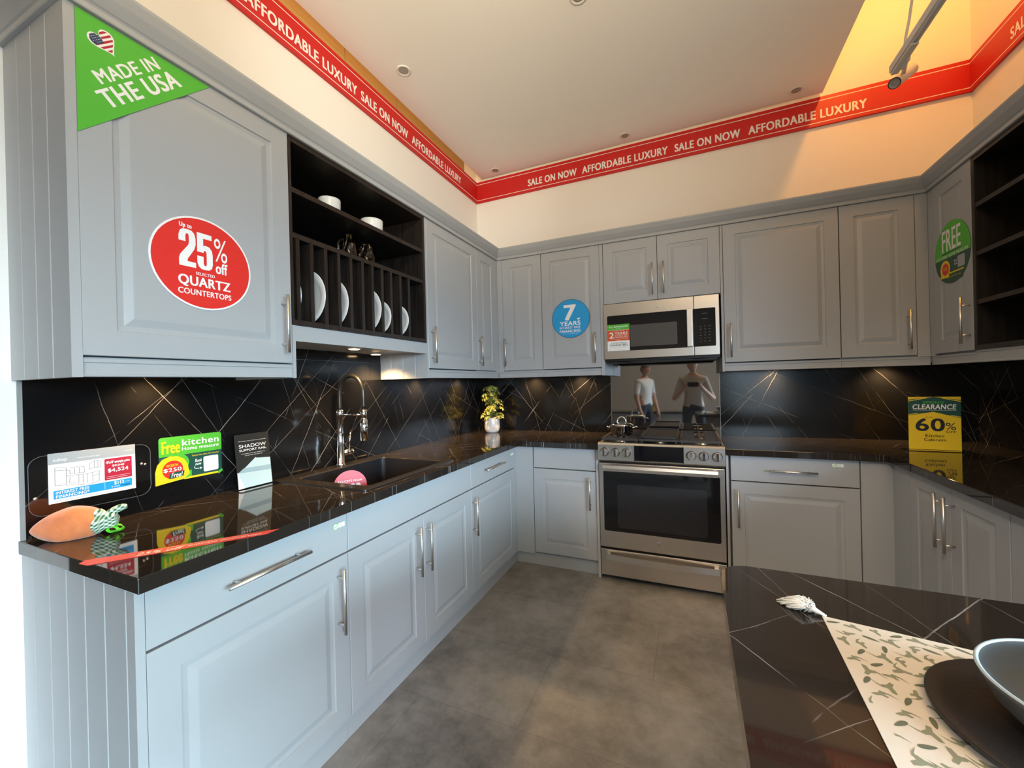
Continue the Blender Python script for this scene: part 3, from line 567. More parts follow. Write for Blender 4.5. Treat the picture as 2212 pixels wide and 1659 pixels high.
# ------------------------------------------------------------------ signs on the left run
c = .3665
m = MB(); m.slab(LW, [(-2.8635, 2.0155), (-2.5415, 2.3395), (-2.8635, 2.3395)], c, c+.0012, GREEN)
g = F((0, 0, 0), Y, Z, X).sub(-2.8635, 2.0155, math.pi/4)    # a along the long edge, b towards the corner
k = c+.0016
g = F(LW.p(-2.8635, 2.3395, 0), (Y+Z).normalized(), (Z-Y).normalized(), X)  # origin at the square corner
def tri(st, tl, tr, h, bold):
    A = Vector((tl[0]+2.8635, tl[1]-2.3395)); B = Vector((tr[0]+2.8635, tr[1]-2.3395))
    ua = lambda q: (q.x+q.y)/math.sqrt(2); vb = lambda q: (q.y-q.x)/math.sqrt(2)
    v1 = (vb(A)+vb(B))/2; m.text(g, st, ua(A), v1-h, ua(B), v1, k, WHITE, bold)
tri('MADE IN', (-2.836, 2.190), (-2.699, 2.327), .031, .06); tri('THE USA', (-2.832, 2.142), (-2.650, 2.318), .043, .07)
hc = (-.1035, 0)
ha, hb = (.0815-.055*2, .0), 0
T = Vector((-2.783+2.8635, 2.262-2.3395)); ta, tb = (T.x+T.y)/math.sqrt(2), (T.y-T.x)/math.sqrt(2)
def heart(s, da=0., db=0.):
    P = []
    for i in range(48):
        t_ = 2*math.pi*i/48; x = 16*math.sin(t_)**3; y = 13*math.cos(t_)-5*math.cos(2*t_)-2*math.cos(3*t_)-math.cos(4*t_)
        P.append((ta+da+x*s*.033/16, tb+db+.033+y*s*.034/17+.003))
    return P
m.poly(g, heart(1.0), k, WHITE); H = heart(.88); kk = k+.0003
for i in range(7):
    y0 = tb+.002+i*.0098; Q = clip(clip(H, lambda p: p[1]-y0), lambda p: y0+.0048-p[1])
    if i >= 4: Q = clip(Q, lambda p: p[0]-ta-.001)
    if len(Q) > 2: m.poly(g, Q, kk, DRED)
Q = clip(clip(H, lambda p: p[1]-tb-.033), lambda p: ta-p[0]); m.poly(g, Q, kk+.0002, NAVY)
for i in range(6):
    for j in range(6):
        x, y = ta-.003-i*.0045-(j % 2)*.002, tb+.037+j*.0047
        if i < 5 and y < tb+.06-(abs(i-2.2)*.003) and (i < 4 or y > tb+.04): m.poly(g, disc(x, y, .0009, n=6), kk+.0004, WHITE)
m.build('corner_sign', label='green triangular MADE IN THE USA sign at the top left of the picture', cat='sign')
m = MB(); cx, cy = -2.5705, 1.7465; m.slab(LW, disc(cx, cy, .150, .1475), c, c+.0010, WHITE); m.poly(LW, disc(cx, cy, .1445, .142), c+.0013, RED); k = c+.0016
m.text(LW, 'Up to', -2.641, 1.845, -2.606, 1.863, k, WHITE, .05)
G2 = [(0, 0), (1, 0), (1, .14), (.50, .14), (.50, .20), (.92, .50), (1, .62), (1, .80), (.93, .92), (.78, .985), (.5, 1), (.22, .985), (.07, .92), (0, .80), (0, .66), (.40, .66), (.40, .82), (.44, .875), (.5, .885), (.56, .875), (.60, .82), (.60, .66), (.55, .58), (.08, .30), (0, .20)]
G5 = [(0, 1), (.95, 1), (.95, .86), (.40, .86), (.40, .66), (.55, .68), (.78, .66), (.94, .58), (1, .46), (1, .18), (.92, .07), (.75, .01), (.5, 0), (.25, .01), (.08, .07), (0, .18), (0, .36), (.40, .36), (.40, .17), (.44, .12), (.5, .11), (.56, .12), (.60, .17), (.60, .46), (.56, .52), (.5, .53), (.44, .52), (.40, .47), (0, .47)]
for gl, a0, a1 in ((G2, -2.643, -2.596), (G5, -2.592, -2.546)): m.poly(LW, [(a0+x*(a1-a0), 1.728+y*.117) for x, y in gl], k, WHITE)
for st, a0, a1, b0, b1, bo in (('%', -2.541, -2.500, 1.765, 1.842, .0), ('off', -2.5375, -2.500, 1.725, 1.762, .05), ('SELECTED', -2.597, -2.541, 1.7075, 1.717, .02), ('QUARTZ', -2.6465, -2.492, 1.665, 1.7015, .05), ('COUNTERTOPS', -2.6475, -2.490, 1.642, 1.660, .045)): m.text(LW, st, a0, b0, a1, b1, k, WHITE, bo)
m.pline(LW, [(cx+.105*math.sin(t_), cy-.122*math.cos(t_)-.001) for t_ in [-.55+1.1*i/12 for i in range(13)]], .0012, k, ORANGE)
m.build('round_sign', label='round red 25 percent off sign on the large left wall cabinet door', cat='sign')
# price card on clear holder
c = .0085
r = thing('price_card', 'white and blue example price card at the far left of the splashback', 'sign', (.01, -2.716, 1.0))
m = MB(); m.slab(LW, rrect(-2.862, .972, -2.566, 1.152, .032), c, c+.003, ACRYL)
O = rrect(-2.862, .972, -2.566, 1.152, .032); m.pline(LW, O+[O[0]], .0012, c+.0032, LINEGREY); m.build('acrylic_plate', r)
m = MB()
for a, b in ((-2.849, 1.028), (-2.582, 1.08), (-2.592, 1.083)): m.rev(F(LW.p(a, b, c+.0032), Y, Z, X), [(.0045, 0), (.004, .002), (0, .002)], 14, NICKEL)
m.build('screws', r)
m = MB(); m.slab(LW, [(-2.822, 1.003), (-2.611, 1.003), (-2.611, 1.156), (-2.822, 1.156)], c+.004, c+.006, WHITE); k = c+.0063
m.rect(LW, -2.822, 1.1225, -2.611, 1.156, k, GREYP); m.text(LW, 'Infinity', -2.812, 1.127, -2.779, 1.140, k+.0002, WHITE, -.005, .35); m.text(LW, 'transitional kitchen price', -2.758, 1.131, -2.703, 1.136, k+.0002, WHITE, 0); m.text(LW, 'terms apply', -2.640, 1.136, -2.618, 1.140, k+.0002, WHITE, 0)
m.slab(LW, rrect(-2.693, 1.0465, -2.621, 1.1175, .003), k-.0001, k, DRED)
for st, a0, a1, b0, b1, bo in (("10'x10' example price", -2.689, -2.6265, 1.0985, 1.110, .04), ('$9,048', -2.673, -2.642, 1.088, 1.0965, .01), ('$4,524', -2.685, -2.631, 1.070, 1.0845, .05)): m.text(LW, st, a0, b0, a1, b1, k+.0003, WHITE, bo)
m.line(LW, (-2.674, 1.0915), (-2.641, 1.093), .0009, k+.0004, WHITE); m.line(LW, (-2.688, 1.0575), (-2.626, 1.0575), .0008, k+.0003, WHITE); m.line(LW, (-2.688, 1.052), (-2.632, 1.052), .0008, k+.0003, WHITE)
m.slab(LW, rrect(-2.812, 1.0155, -2.6215, 1.0415, .002), k-.0001, k, BLUE)
for st, a0, a1, b0, b1, bo in (('INTEREST FREE', -2.807, -2.731, 1.0295, 1.0385, .03), ('FINANCING*', -2.807, -2.731, 1.0175, 1.0275, .05), ('$113', -2.669, -2.644, 1.0265, 1.0395, .05), ('per month', -2.642, -2.628, 1.031, 1.035, 0), ('5 years', -2.676, -2.655, 1.0185, 1.0245, .02)): m.text(LW, st, a0, b0, a1, b1, k+.0003, WHITE, bo)
m.rect(LW, -2.652, 1.0215, -2.628, 1.0235, k+.0004, INK); m.line(LW, (-2.693, 1.018), (-2.693, 1.039), .0008, k+.0003, WHITE); m.line(LW, (-2.812, 1.009), (-2.66, 1.009), .0012, k, GREYP)
def sk(*P): m.pline(LW, P, .0011, k, LINEGREY)
sk((-2.808, 1.112), (-2.808, 1.057), (-2.783, 1.055), (-2.783, 1.108), (-2.808, 1.112)); sk((-2.808, 1.103), (-2.783, 1.100)); sk((-2.783, 1.1), (-2.775, 1.098), (-2.775, 1.087), (-2.742, 1.085), (-2.742, 1.104), (-2.775, 1.107)); sk((-2.764, 1.104), (-2.764, 1.087)); sk((-2.753, 1.103), (-2.753, 1.086))
sk((-2.783, 1.082), (-2.735, 1.079), (-2.706, 1.083), (-2.706, 1.050), (-2.728, 1.044), (-2.783, 1.053)); sk((-2.735, 1.079), (-2.735, 1.048)); sk((-2.745, 1.079), (-2.745, 1.049)); sk((-2.755, 1.08), (-2.755, 1.051)); sk((-2.722, 1.08), (-2.722, 1.046)); sk((-2.775, 1.08), (-2.776, 1.058), (-2.76, 1.057)); sk((-2.722, 1.07), (-2.706, 1.072))
sk((-2.730, 1.092), (-2.730, 1.110), (-2.718, 1.117), (-2.702, 1.115), (-2.702, 1.094), (-2.718, 1.096), (-2.730, 1.092)); sk((-2.718, 1.117), (-2.718, 1.096)); sk((-2.709, 1.116), (-2.709, 1.095))
m.build('card', r)
# home measure card
c = .0085; k = c+.0012
m = MB(); P = rrect(-2.540, .9985, -2.3225, 1.166, .010)
m.slab(LW, P, c, c+.0008, DGREEN); m.poly(LW, clip(P, lambda p: p[1]-1.094), k, GREEN)
for st, a0, a1, b0, b1, mm, bo in (('Free', -2.531, -2.472, 1.104, 1.151, YELLOW, .05), ('kitchen', -2.465, -2.333, 1.127, 1.152, WHITE, .05), ('Home measure', -2.465, -2.3335, 1.109, 1.123, WHITE, .03), ('Takes less than 45 minutes', -2.433, -2.333, 1.0815, 1.088, YELLOW, .0), ('Book', -2.422, -2.397, 1.057, 1.069, WHITE, .02), ('now', -2.421, -2.399, 1.044, 1.052, WHITE, .02)): m.text(LW, st, a0, b0, a1, b1, k+.0005, mm, bo, .25 if st in ('Book', 'now') else 0)
m.pline(LW, [(-2.424, 1.041), (-2.424, 1.034), (-2.416, 1.031), (-2.400, 1.031)], .002, k+.0004, WHITE); m.poly(LW, [(-2.404, 1.036), (-2.396, 1.031), (-2.404, 1.026)], k+.0004, WHITE)
m.poly(LW, rrect(-2.3915, 1.0135, -2.336, 1.074, .006), k+.0003, WHITE)
m.poly(LW, [(-2.46, .9985), (-2.332, .9985), (-2.332, 1.006), (-2.46, 1.006)], k+.0002, YELLOW); m.poly(LW, [(-2.336, .993), (-2.320, 1.0045), (-2.322, 1.014), (-2.338, 1.005)], k+.0004, GREEN)
m.poly(LW, disc(-2.476, 1.064, .034), k+.0003, GREEN); m.poly(LW, [(-2.455, 1.002), (-2.434, 1.008), (-2.434, 1.03), (-2.455, 1.03)], k+.0003, GREEN)
TP = [(-2.552, .9925), (-2.46, 1.0015), (-2.441, 1.018), (-2.448, 1.058), (-2.460, 1.078), (-2.480, 1.091), (-2.505, 1.094), (-2.53, 1.085), (-2.545, 1.066), (-2.552, 1.04)]
m.slab(LW, TP, c, k+.0006, YELLOW); m.poly(LW, disc(-2.497, 1.043, .0335), k+.0009, RED)
m.text(LW, 'WORTH', -2.519, 1.054, -2.480, 1.064, k+.0012, YELLOW, .03); m.text(LW, '$250', -2.527, 1.034, -2.469, 1.050, k+.0012, WHITE, .05); m.line(LW, (-2.527, 1.036), (-2.468, 1.049), .0016, k+.0014, INK)
m.poly(LW, [(-2.511, 1.010), (-2.463, 1.014), (-2.459, 1.034), (-2.506, 1.031)], k+.0015, DGREEN); m.text(LW, 'Free!', -2.503, 1.013, -2.466, 1.031, k+.0018, WHITE, .02, .2)
m.build('home_measure_card', label='green and yellow free kitchen home measure card with a tape measure on the splashback', cat='sign')
# shadow support rail stand
r = thing('leaflet_stand', 'black leaflet about a support rail in a clear stand left of the sink', 'sign', (.05, -2.19, .9125))
SF2 = F((.058, 0, .9125), Y, Vector((-.10, 0, 1)).normalized(), Vector((1, 0, .10)).normalized())
a0, a1 = -2.268, -2.112; h = .235
a0, a1 = -2.290, -2.137
m = MB(); m.fbox(SF2, a0, a1, .003, h, 0, .002, ACRYL); m.box(.032, .10, a0-.012, a1+.015, .9125, .9155, ACRYL); m.build('acrylic_stand', r)
m = MB(); m.fbox(SF2, a0+.001, a1-.001, .006, h-.001, .0022, .003, INK); k = .0033
m.text(SF2, 'SHADOW', a0+.018, .176, a1-.016, .190, k, WHITE, .0); m.text(SF2, 'SUPPORT RAIL', a0+.018, .161, a1-.016, .170, k, WHITE, .0); m.text(SF2, 'All kitchens now include our improved', a0+.016, .202, a1-.016, .206, k, WHITE, -.005)
m.text(SF2, 'Providing a discreet shadow line', a0+.026, .148, a1-.024, .152, k, WHITE, -.005); m.text(SF2, 'just beneath the worktop', a0+.04, .140, a1-.036, .144, k, WHITE, -.005)
m.poly(SF2, [(a0+.002, .075), (a0+.014, .075), (a0+.085, .129), (a1-.002, .122), (a1-.002, .007), (a0+.002, .007)], k, PALEBLUE); m.poly(SF2, [(a0+.03, .090), (a1-.002, .086), (a1-.002, .064), (a0+.005, .073)], k+.0002, MIDBLUE)
m.poly(SF2, [(a0+.085, .129), (a0+.09, .1255), (a1-.002, .1185), (a1-.002, .122)], k+.0002, INK); m.poly(SF2, [(a0+.003, .075), (a0+.028, .006), (a0+.002, .006)], k+.0002, WHITE)
m.build('leaflet', r)
# strip sticker on worktop
ST = F((.375, -2.884, .9124), (Vector((.649, -2.541, 0))-Vector((.375, -2.884, 0))).normalized(), Z, Z); ST.v = Z.cross(ST.u)
m = MB(); L = .439; m.slab(ST, [(.005, -.020), (.03, -.046), (L-.03, -.032), (L, .0), (.01, .0)], 0, .0005, STRIPRED)
for st, x0, x1, y0, y1, bo in (('25% off', .115, .215, -.036, -.014, .05), ('laminate countertops', .222, .395, -.028, -.014, .03), ('Hurry! offer ends soon', .175, .36, -.0105, -.004, .01), ('UP TO', .10, .113, -.024, -.02, 0)): m.text(ST, st, x0, y0, x1, y1, .0007, WHITE, bo, .2)
m.build('strip_sticker', label='thin red laminate countertops offer strip stuck along the left worktop edge', cat='sticker')
# small round label stickers
for fr, a, b, cc, lab in ((LW, -2.289, .829, .6053, 'tiny green and white sticker on the drawer left of the sink'), (LW, -.706, .823, .6053, 'tiny green and white sticker on the drawer nearest the rear corner'), (BW, 2.52, .838, .6103, 'tiny green and white sticker on the drawer right of the range')):
    m = MB(); m.slab(fr, disc(a, b, .0125, n=24), cc, cc+.0004, GREEN); m.slab(fr, disc(a, b, .0105, n=24), cc+.0004, cc+.0006, WHITE); m.pline(fr, [(a-.005, b), (a-.001, b-.005), (a+.007, b+.006)], .0025, cc+.0008, GREEN)
    m.slab(fr, [(a+.0125, b-.008), (a+.042, b-.008), (a+.042, b+.008), (a+.0125, b+.008)], cc, cc+.0004, WHITE); m.line(fr, (a+.016, b+.002), (a+.03, b+.002), .001, cc+.0006, GREEN); m.line(fr, (a+.016, b-.003), (a+.03, b-.003), .001, cc+.0006, GREEN)
    m.build('sticker', label=lab, cat='sticker', group='tiny drawer stickers')
# blue seven years sign
c = .3645; cx, cy = .9785, 1.8185
m = MB(); m.slab(BW, disc(cx, cy, .147), c, c+.001, INK); m.poly(BW, disc(cx, cy, .1445), c+.0013, BLUE); k = c+.0016
for st, a0, a1, b0, b1, bo in (('7', .925, 1.021, 1.805, 1.923, .09), ('YEARS', .892, 1.053, 1.765, 1.798, .06), ('INTEREST FREE', .890, 1.052, 1.741, 1.758, .02), ('FINANCING', .890, 1.052, 1.713, 1.733, .05), ('terms and conditions apply', .915, 1.037, 1.7005, 1.7065, 0)): m.text(BW, st, a0, b0, a1, b1, k, WHITE, bo)
m.poly(BW, [(1.025, 1.816), (1.032, 1.808), (1.041, 1.806), (1.047, 1.811), (1.055, 1.823), (1.044, 1.816), (1.036, 1.820), (1.033, 1.815)], k, WHITE); m.poly(BW, [(1.035, 1.807), (1.043, 1.807), (1.039, 1.801)], k, WHITE)
m.build('round_sign', label='round blue seven years interest free financing sign on a rear wall cabinet door', cat='sign')
# sticker on microwave
c = .4112-.026; m = MB(); a0, a1, b0, b1 = 1.2555, 1.4115, 1.5515, 1.7425; m.fbox(BW, a0, a1, b0, b1, .3862, .3872, WHITE); k = .3875
m.rect(BW, a0, 1.703, a1, b1, k, GREEN); m.rect(BW, a0, 1.624, a1, 1.7015, k, ORANGE)
for st, x0, x1, y0, y1, mm, bo in (('ALL APPLIANCES', 1.268, 1.400, 1.7195, 1.731, WHITE, .05), ('include', 1.318, 1.35, 1.709, 1.715, WHITE, .0), ('the same great', 1.293, 1.375, 1.693, 1.6995, WHITE, .0), ('2', 1.269, 1.302, 1.643, 1.686, WHITE, .05), ('YEARS', 1.307, 1.398, 1.669, 1.6875, WHITE, .04), ('INTEREST FREE', 1.307, 1.398, 1.6585, 1.6655, WHITE, .0), ('FINANCING', 1.307, 1.398, 1.645, 1.6545, WHITE, .03), ('when you buy a kitchen', 1.27, 1.398, 1.633, 1.6375, WHITE, 0), ('PLUS', 1.32, 1.345, 1.626, 1.631, WHITE, .0), ('LOWEST PRICE', 1.283, 1.386, 1.603, 1.6125, DGREEN, .0), ('GUARANTEED', 1.272, 1.397, 1.587, 1.5995, DGREEN, .05), ('if you find it cheaper we match', 1.288, 1.380, 1.579, 1.5825, LINEGREY, 0)): m.text(BW, st, x0, y0, x1, y1, k+.0003, mm, bo)
O = rrect(1.27, 1.559, 1.400, 1.576, .004); m.pline(BW, O+[O[0]], .0009, k, GREYP)
m.build('appliance_sticker', label='green, red and white appliance financing card stuck on the microwave door', cat='sticker')
# free oval on right corner door (perspective keeps it a circle)
c = .3655; cx, cy = .588, 1.949
m = MB(); D = disc(cx, cy, .153, .158); m.slab(RW, D, c, c+.001, DGREEN); k = c+.0014
m.poly(RW, clip(D, lambda p: p[1]-1.927), k, GREEN)
m.text(RW, 'FREE', .505, 1.962, .665, 2.072, k+.0003, WHITE, .03); m.rect(RW, .505, 1.950, .665, 1.9565, k+.0003, DGREEN); m.text(RW, 'KITCHEN HOME MEASURE', .452, 1.929, .722, 1.944, k+.0003, WHITE, .02)
m.poly(RW, disc(.528, 1.873, .043, .045), k, YELLOW); m.rect(RW, .486, 1.829, .560, 1.845, k+.00015, YELLOW); m.poly(RW, disc(.53, 1.872, .030), k+.0003, RED); m.text(RW, 'FREE', .512, 1.866, .548, 1.882, k+.0006, YELLOW, .02)
m.poly(RW, rrect(.636, 1.858, .694, 1.915, .006), k, GREYP); m.text(RW, 'Book', .606, 1.892, .632, 1.904, k, WHITE, .0, .2); m.text(RW, 'now', .606, 1.876, .632, 1.886, k, WHITE, .0, .2)
m.rect(RW, .545, 1.842, .685, 1.849, k, YELLOW); m.text(RW, 'takes less than 45 minutes', .535, 1.823, .660, 1.831, k, YELLOW, 0)
m.build('oval_sign', label='round green free home measure sign on the shaded right corner door', cat='sign')
# spring clearance stand
r = thing('clearance_stand', 'yellow and dark spring clearance 60 percent off sign in a clear stand', 'sign', (3.02, -.42, .9125))
CF = F((2.912, -.412, .9125), Vector((1, -.05, 0)).normalized(), Z, Vector((-.05, -1, 0)).normalized())
w_, h = .2125, .293
m = MB(); m.fbox(CF, -.001, w_+.001, .003, h+.001, 0, .002, ACRYL); m.fbox(CF, -.032, w_+.035, 0, .003, -.02, .055, ACRYL); m.build('acrylic_stand', r)
m = MB(); m.fbox(CF, 0, w_, .004, h, .0022, .003, YELLOW); k = .0033
m.poly(CF, [(0, .190), (w_/2-.004, .211), (w_, .178), (w_, .275), (w_/2, .293), (0, .278)], k, DGREEN)
for P_ in ([(0, .196), (.04, .204), (.04, .201), (0, .192)], [(w_, .186), (w_-.04, .194), (w_-.04, .191), (w_, .182)], [(0, .272), (.075, .289), (.08, .286), (0, .268)], [(w_, .270), (w_-.07, .287), (w_-.075, .284), (w_, .266)]): m.poly(CF, P_, k+.0002, YELLOW)
m.poly(CF, [(0, .293), (0, .284), (.05, .293)], k+.0002, YELLOW); m.poly(CF, [(w_, .293), (w_, .282), (w_-.06, .293)], k+.0002, YELLOW)
m.text(CF, 'SPRING', .062, .256, .146, .269, k+.0004, GREEN, .02); m.text(CF, 'CLEARANCE', .018, .225, .195, .252, k+.0004, WHITE, .05, .12); m.line(CF, (.018, .220), (.195, .220), .0012, k+.0004, WHITE)
for st, x0, x1, y0, y1, bo in (('UP TO', .07, .10, .178, .184, 0), ('60', .029, .148, .105, .175, .06), ('%', .151, .192, .114, .152, .0), ('OFF', .151, .192, .097, .109, .01), ('Kitchen', .069, .144, .072, .089, .02), ('Cabinets', .063, .152, .051, .066, .02)): m.text(CF, st, x0, y0, x1, y1, k+.0004, INK, bo)
m.build('sign_card', r)
# ------------------------------------------------------------------ things on the plate rack
def plate(yc, xr, R, label):
    fr = F((xr-R, yc, 1.6125+R), X, Z, -Y if yc > -2.15 else Y); m = MB()
    m.rev(fr, [(0, 0), (R*.60, 0), (R*.66, .003), (R, .012), (R*1.0, .0145), (R*.985, .0155), (R*.70, .0065), (R*.64, .0035), (0, .003)], 56, CERAMIC)
    return m.build('plate', label=label, cat='plate', group='white plates in the rack')
for yc, xr, R, lab in ((-2.194, .328, .115, 'large white plate in the leftmost slot of the dark rack'), (-2.105, .395, .118, 'large white plate showing the most of its face, second plate from the left'), (-1.958, .374, .118, 'large white plate in the rack, third plate from the left'), (-1.747, .379, .118, 'large white plate in the rack just left of the first small plate'), (-1.678, .382, .09, 'small white plate in the rack right beside the last large plate'), (-1.535, .382, .09, 'small white plate in the rack furthest to the right')): plate(yc, xr, R, lab)
for yc, R, lab in ((-1.952, .050, 'small white bowl on the upper rack shelf, the left one'), (-1.672, .058, 'white bowl on the upper rack shelf, the right one')):
    fr = F((.25, yc, 2.1425), X, Y, Z); m = MB(); m.rev(fr, [(0, 0), (R*.6, 0), (R*.62, .004), (R*.85, .012), (R*.97, .030), (R, .082), (R*.985, .085), (R*.95, .083), (R*.92, .032), (R*.8, .016), (0, .010)], 44, CERAMIC); m.build('bowl', label=lab, cat='bowl', group='white bowls on the upper rack shelf')
for yc, R, H, lab in ((-1.837, .040, .128, 'clear glass mug on the middle rack shelf, the left and taller one'), (-1.716, .044, .115, 'clear glass mug on the middle rack shelf, the right one')):
    fr = F((.25, yc, 1.9605), X, Y, Z); r = thing('glass_mug', lab, 'mug', (.25, yc, 1.9605), 'glass mugs in the rack'); m = MB()
    m.rev(fr, [(0, 0), (R*.95, 0), (R, .006), (R, H), (R*.97, H+.001), (R*.93, H), (R*.93, .014), (0, .012)], 36, GLASS); m.build('cup', r)
    m = MB(); m.tube([fr.p(0, -R*.98-.03*math.sin(t_), H*.5+H*.3*math.cos(t_)) for t_ in [math.pi*i/14 for i in range(15)]], .0045, GLASS, 10); m.build('handle', r)

# ------------------------------------------------------------------ potted plant
r = thing('potted_plant', 'yellow-green leafy plant in a white pot in the far corner of the worktop', 'plant', (.2, -.19, .9125))
px_, py_ = .20, -.19; fr = F((px_, py_, .9125), X, Y, Z); R = .067
m = MB(); m.rev(fr, [(0, 0), (R*.72, 0), (R*.86, .010), (R*.96, .030), (R, .055), (R, .125), (R*.97, .128), (R*.92, .126), (R*.92, .105), (0, .105)], 44, POT); m.build('pot', r)
MB().rev(fr, [(0, .1055), (R*.9, .1055), (R*.9, .108), (0, .112)], 28, SOIL).build('soil', r)
rnd = random.Random(5); st = MB(); lf = MB()
def leaf(base, d, up, L, w, m):
    d = d.normalized(); s_ = d.cross(up).normalized(); n_ = s_.cross(d); V = []
    for t_, ww, dr in ((0, .08, 0), (.3, .8, .02), (.6, 1, -.04), (.85, .55, -.14), (1, .03, -.24)):
        p = base+d*L*t_+n_*L*dr; V += [p-s_*w*ww+n_*w*.25*ww, p, p+s_*w*ww+n_*w*.25*ww]
    m.add(V, [(i*3+j, i*3+j+1, i*3+j+4, i*3+j+3) for i in range(4) for j in range(2)], LEAF, True)
base = Vector((px_, py_, 1.02))
for i in range(70):
    h = .03+.27*rnd.random()**.9; az = i*2.39996+rnd.random()*.5; rad = (.04+.058*rnd.random())*(1.12-.62*max(0, h-.16)/.16)
    core = base+Vector((.012*math.cos(az*3), .012*math.sin(az*3), h*.72)); tip = base+Vector((rad*math.cos(az), rad*math.sin(az), h))
    if i == 0: tip = base+Vector((0, 0, .298)); core = base+Vector((.004, .0, .2))
    st.tube([core, (core+tip)/2+Vector((0, 0, .008)), tip], .0014, STEM, 5)
    ax = Vector((math.cos(az)*.6, math.sin(az)*.6, .75)).normalized(); a = ax.orthogonal().normalized(); b = ax.cross(a); nl = 4 if i == 0 else 7
    for k in range(nl):
        t_ = 6.283*k/nl+rnd.random()*.4; d = a*math.cos(t_)+b*math.sin(t_)-ax*(.15+.3*rnd.random()); leaf(tip, d, ax, (.018 if i == 0 else .030)+.012*rnd.random(), .0085 if i else .004, lf)
for k in range(4):
    a_ = k*1.6; st.tube([base+Vector((.012*math.cos(a_), .012*math.sin(a_), 0)), base+Vector((.01*math.cos(a_), .01*math.sin(a_), .1)), base+Vector((.014*math.cos(a_+.5), .014*math.sin(a_+.5), .22))], .0026, STEM, 6)
st.build('stems', r); lf.build('foliage', r)

# ------------------------------------------------------------------ cooking pot on the range
r = thing('cooking_pot', 'shiny chrome cooking pot with lid on the left burner grate', 'pot', (1.343, -.40, .9492))
fr = F((1.343, -.40, .9492), X, Y, Z); R = .079
m = MB(); m.rev(fr, [(0, 0), (R*.92, 0), (R*.98, .006), (R, .014), (R, .066), (R*1.04, .070), (R*1.02, .072), (R*.97, .070), (0, .07)], 48, CHROME); m.build('body', r)
m = MB(); m.rev(fr, [(R*1.03, .0725), (R*1.03, .075), (R*.8, .083), (R*.4, .089), (0, .091)], 48, CHROME); ld = m.build('lid', r)
m = MB(); m.tube([fr.p(.032*math.cos(t_), 0, .086+.042*math.sin(t_)) for t_ in [math.pi*i/16 for i in range(17)]], .0048, CHROME, 12); m.build('lid_handle', ld)
for s_ in (-1, 1):
    m = MB(); m.tube([fr.p(s_*(R*.98+.030*math.sin(t_)), .034*math.cos(t_), .056) for t_ in [math.pi*i/14 for i in range(15)]], .0045, CHROME, 10); m.build('handle', r)

# ------------------------------------------------------------------ plush carrot
r = thing('plush_carrot', 'orange velour toy carrot with a green gingham top lying on the left worktop end', 'toy', (.11, -2.81, .9125))
A = Vector((.058, -2.876, .946)); B = Vector((.158, -2.757, .948)); ax = (B-A).normalized(); L = (B-A).length
def blob(m, A, ax, prof, n, mt, wob, seed, zmin=.9128, sq=1.):
    a = ax.cross(Z).normalized(); b = a.cross(ax); rs = random.Random(seed); ph = [rs.random()*6.28 for _ in range(6)]; P = []
    for h, q in prof:
        for i in range(n):
            t_ = 6.2832*i/n; w = 1+wob*(math.sin(3*t_+ph[0]+h*40)*.5+math.sin(5*t_+ph[1]-h*60)*.35+math.sin(2*t_+ph[2]+h*90)*.4)
            p = A+ax*h+(a*math.cos(t_)*1.0+b*math.sin(t_)*sq)*q*w
            if p.z < zmin: p.z = zmin+(p.z-zmin)*.05
            P.append(p)
    k = len(prof); m.add(P, [(j*n+i, j*n+(i+1) % n, (j+1)*n+(i+1) % n, (j+1)*n+i) for j in range(k-1) for i in range(n)]+[tuple(range(n))[::-1], tuple((k-1)*n+i for i in range(n))], mt, True); return m
pr = [(0, .002), (.006, .011), (.02, .021), (.04, .032), (.06, .041), (.08, .048), (.1, .051), (.118, .049), (.134, .043), (.148, .033), (.156, .022), (.160, .012)]
blob(MB(), A, ax, pr, 40, PLUSH, .085, 3, sq=1.15).build('body', r, sub=1)
B2 = A+ax*.134
gm = MB(); blob(gm, B2+Vector((0, 0, .004)), (ax+Vector((0, 0, -.05))).normalized(), [(0, .030), (.010, .036), (.020, .036), (.028, .026), (.036, .020), (.048, .024), (.056, .020), (.060, .008)], 36, GINGHAM, .2, 9)
gm.tube([B2+ax*.03+Vector((0, 0, .018)), B2+ax*.05+Vector((-.002, .004, .030)), B2+ax*.066+Vector((-.004, .006, .036)), B2+ax*.078+Vector((-.004, .006, .036))], .011, GINGHAM, 14, [1, 1.1, 1, .6]); gm.build('gingham_top', r, sub=1)
C0 = Vector((.176, -2.752, .924)); lm = MB()
for rot, tilt, q in ((-.1, .25, 1.), (.35, -.35, .9), (-.5, .0, .8)):
    d = Vector((math.cos(.95+rot), math.sin(.95+rot), 0)).normalized(); e = Vector((0, 0, 1)); w_ = (d.cross(Z)+Z*tilt).normalized()*.0055; V = []
    for i in range(21):
        t_ = 2*math.pi*i/20; p = C0+d*.019*q*(1-math.cos(t_))+e*.0105*q*math.sin(t_); V += [p-w_, p+w_]
    for v in V: v.z = max(v.z, .9131)
    lm.add(V, [(i*2, i*2+2, i*2+3, i*2+1) for i in range(20)], LIME, True)
lm.build('ribbon_bow', r)

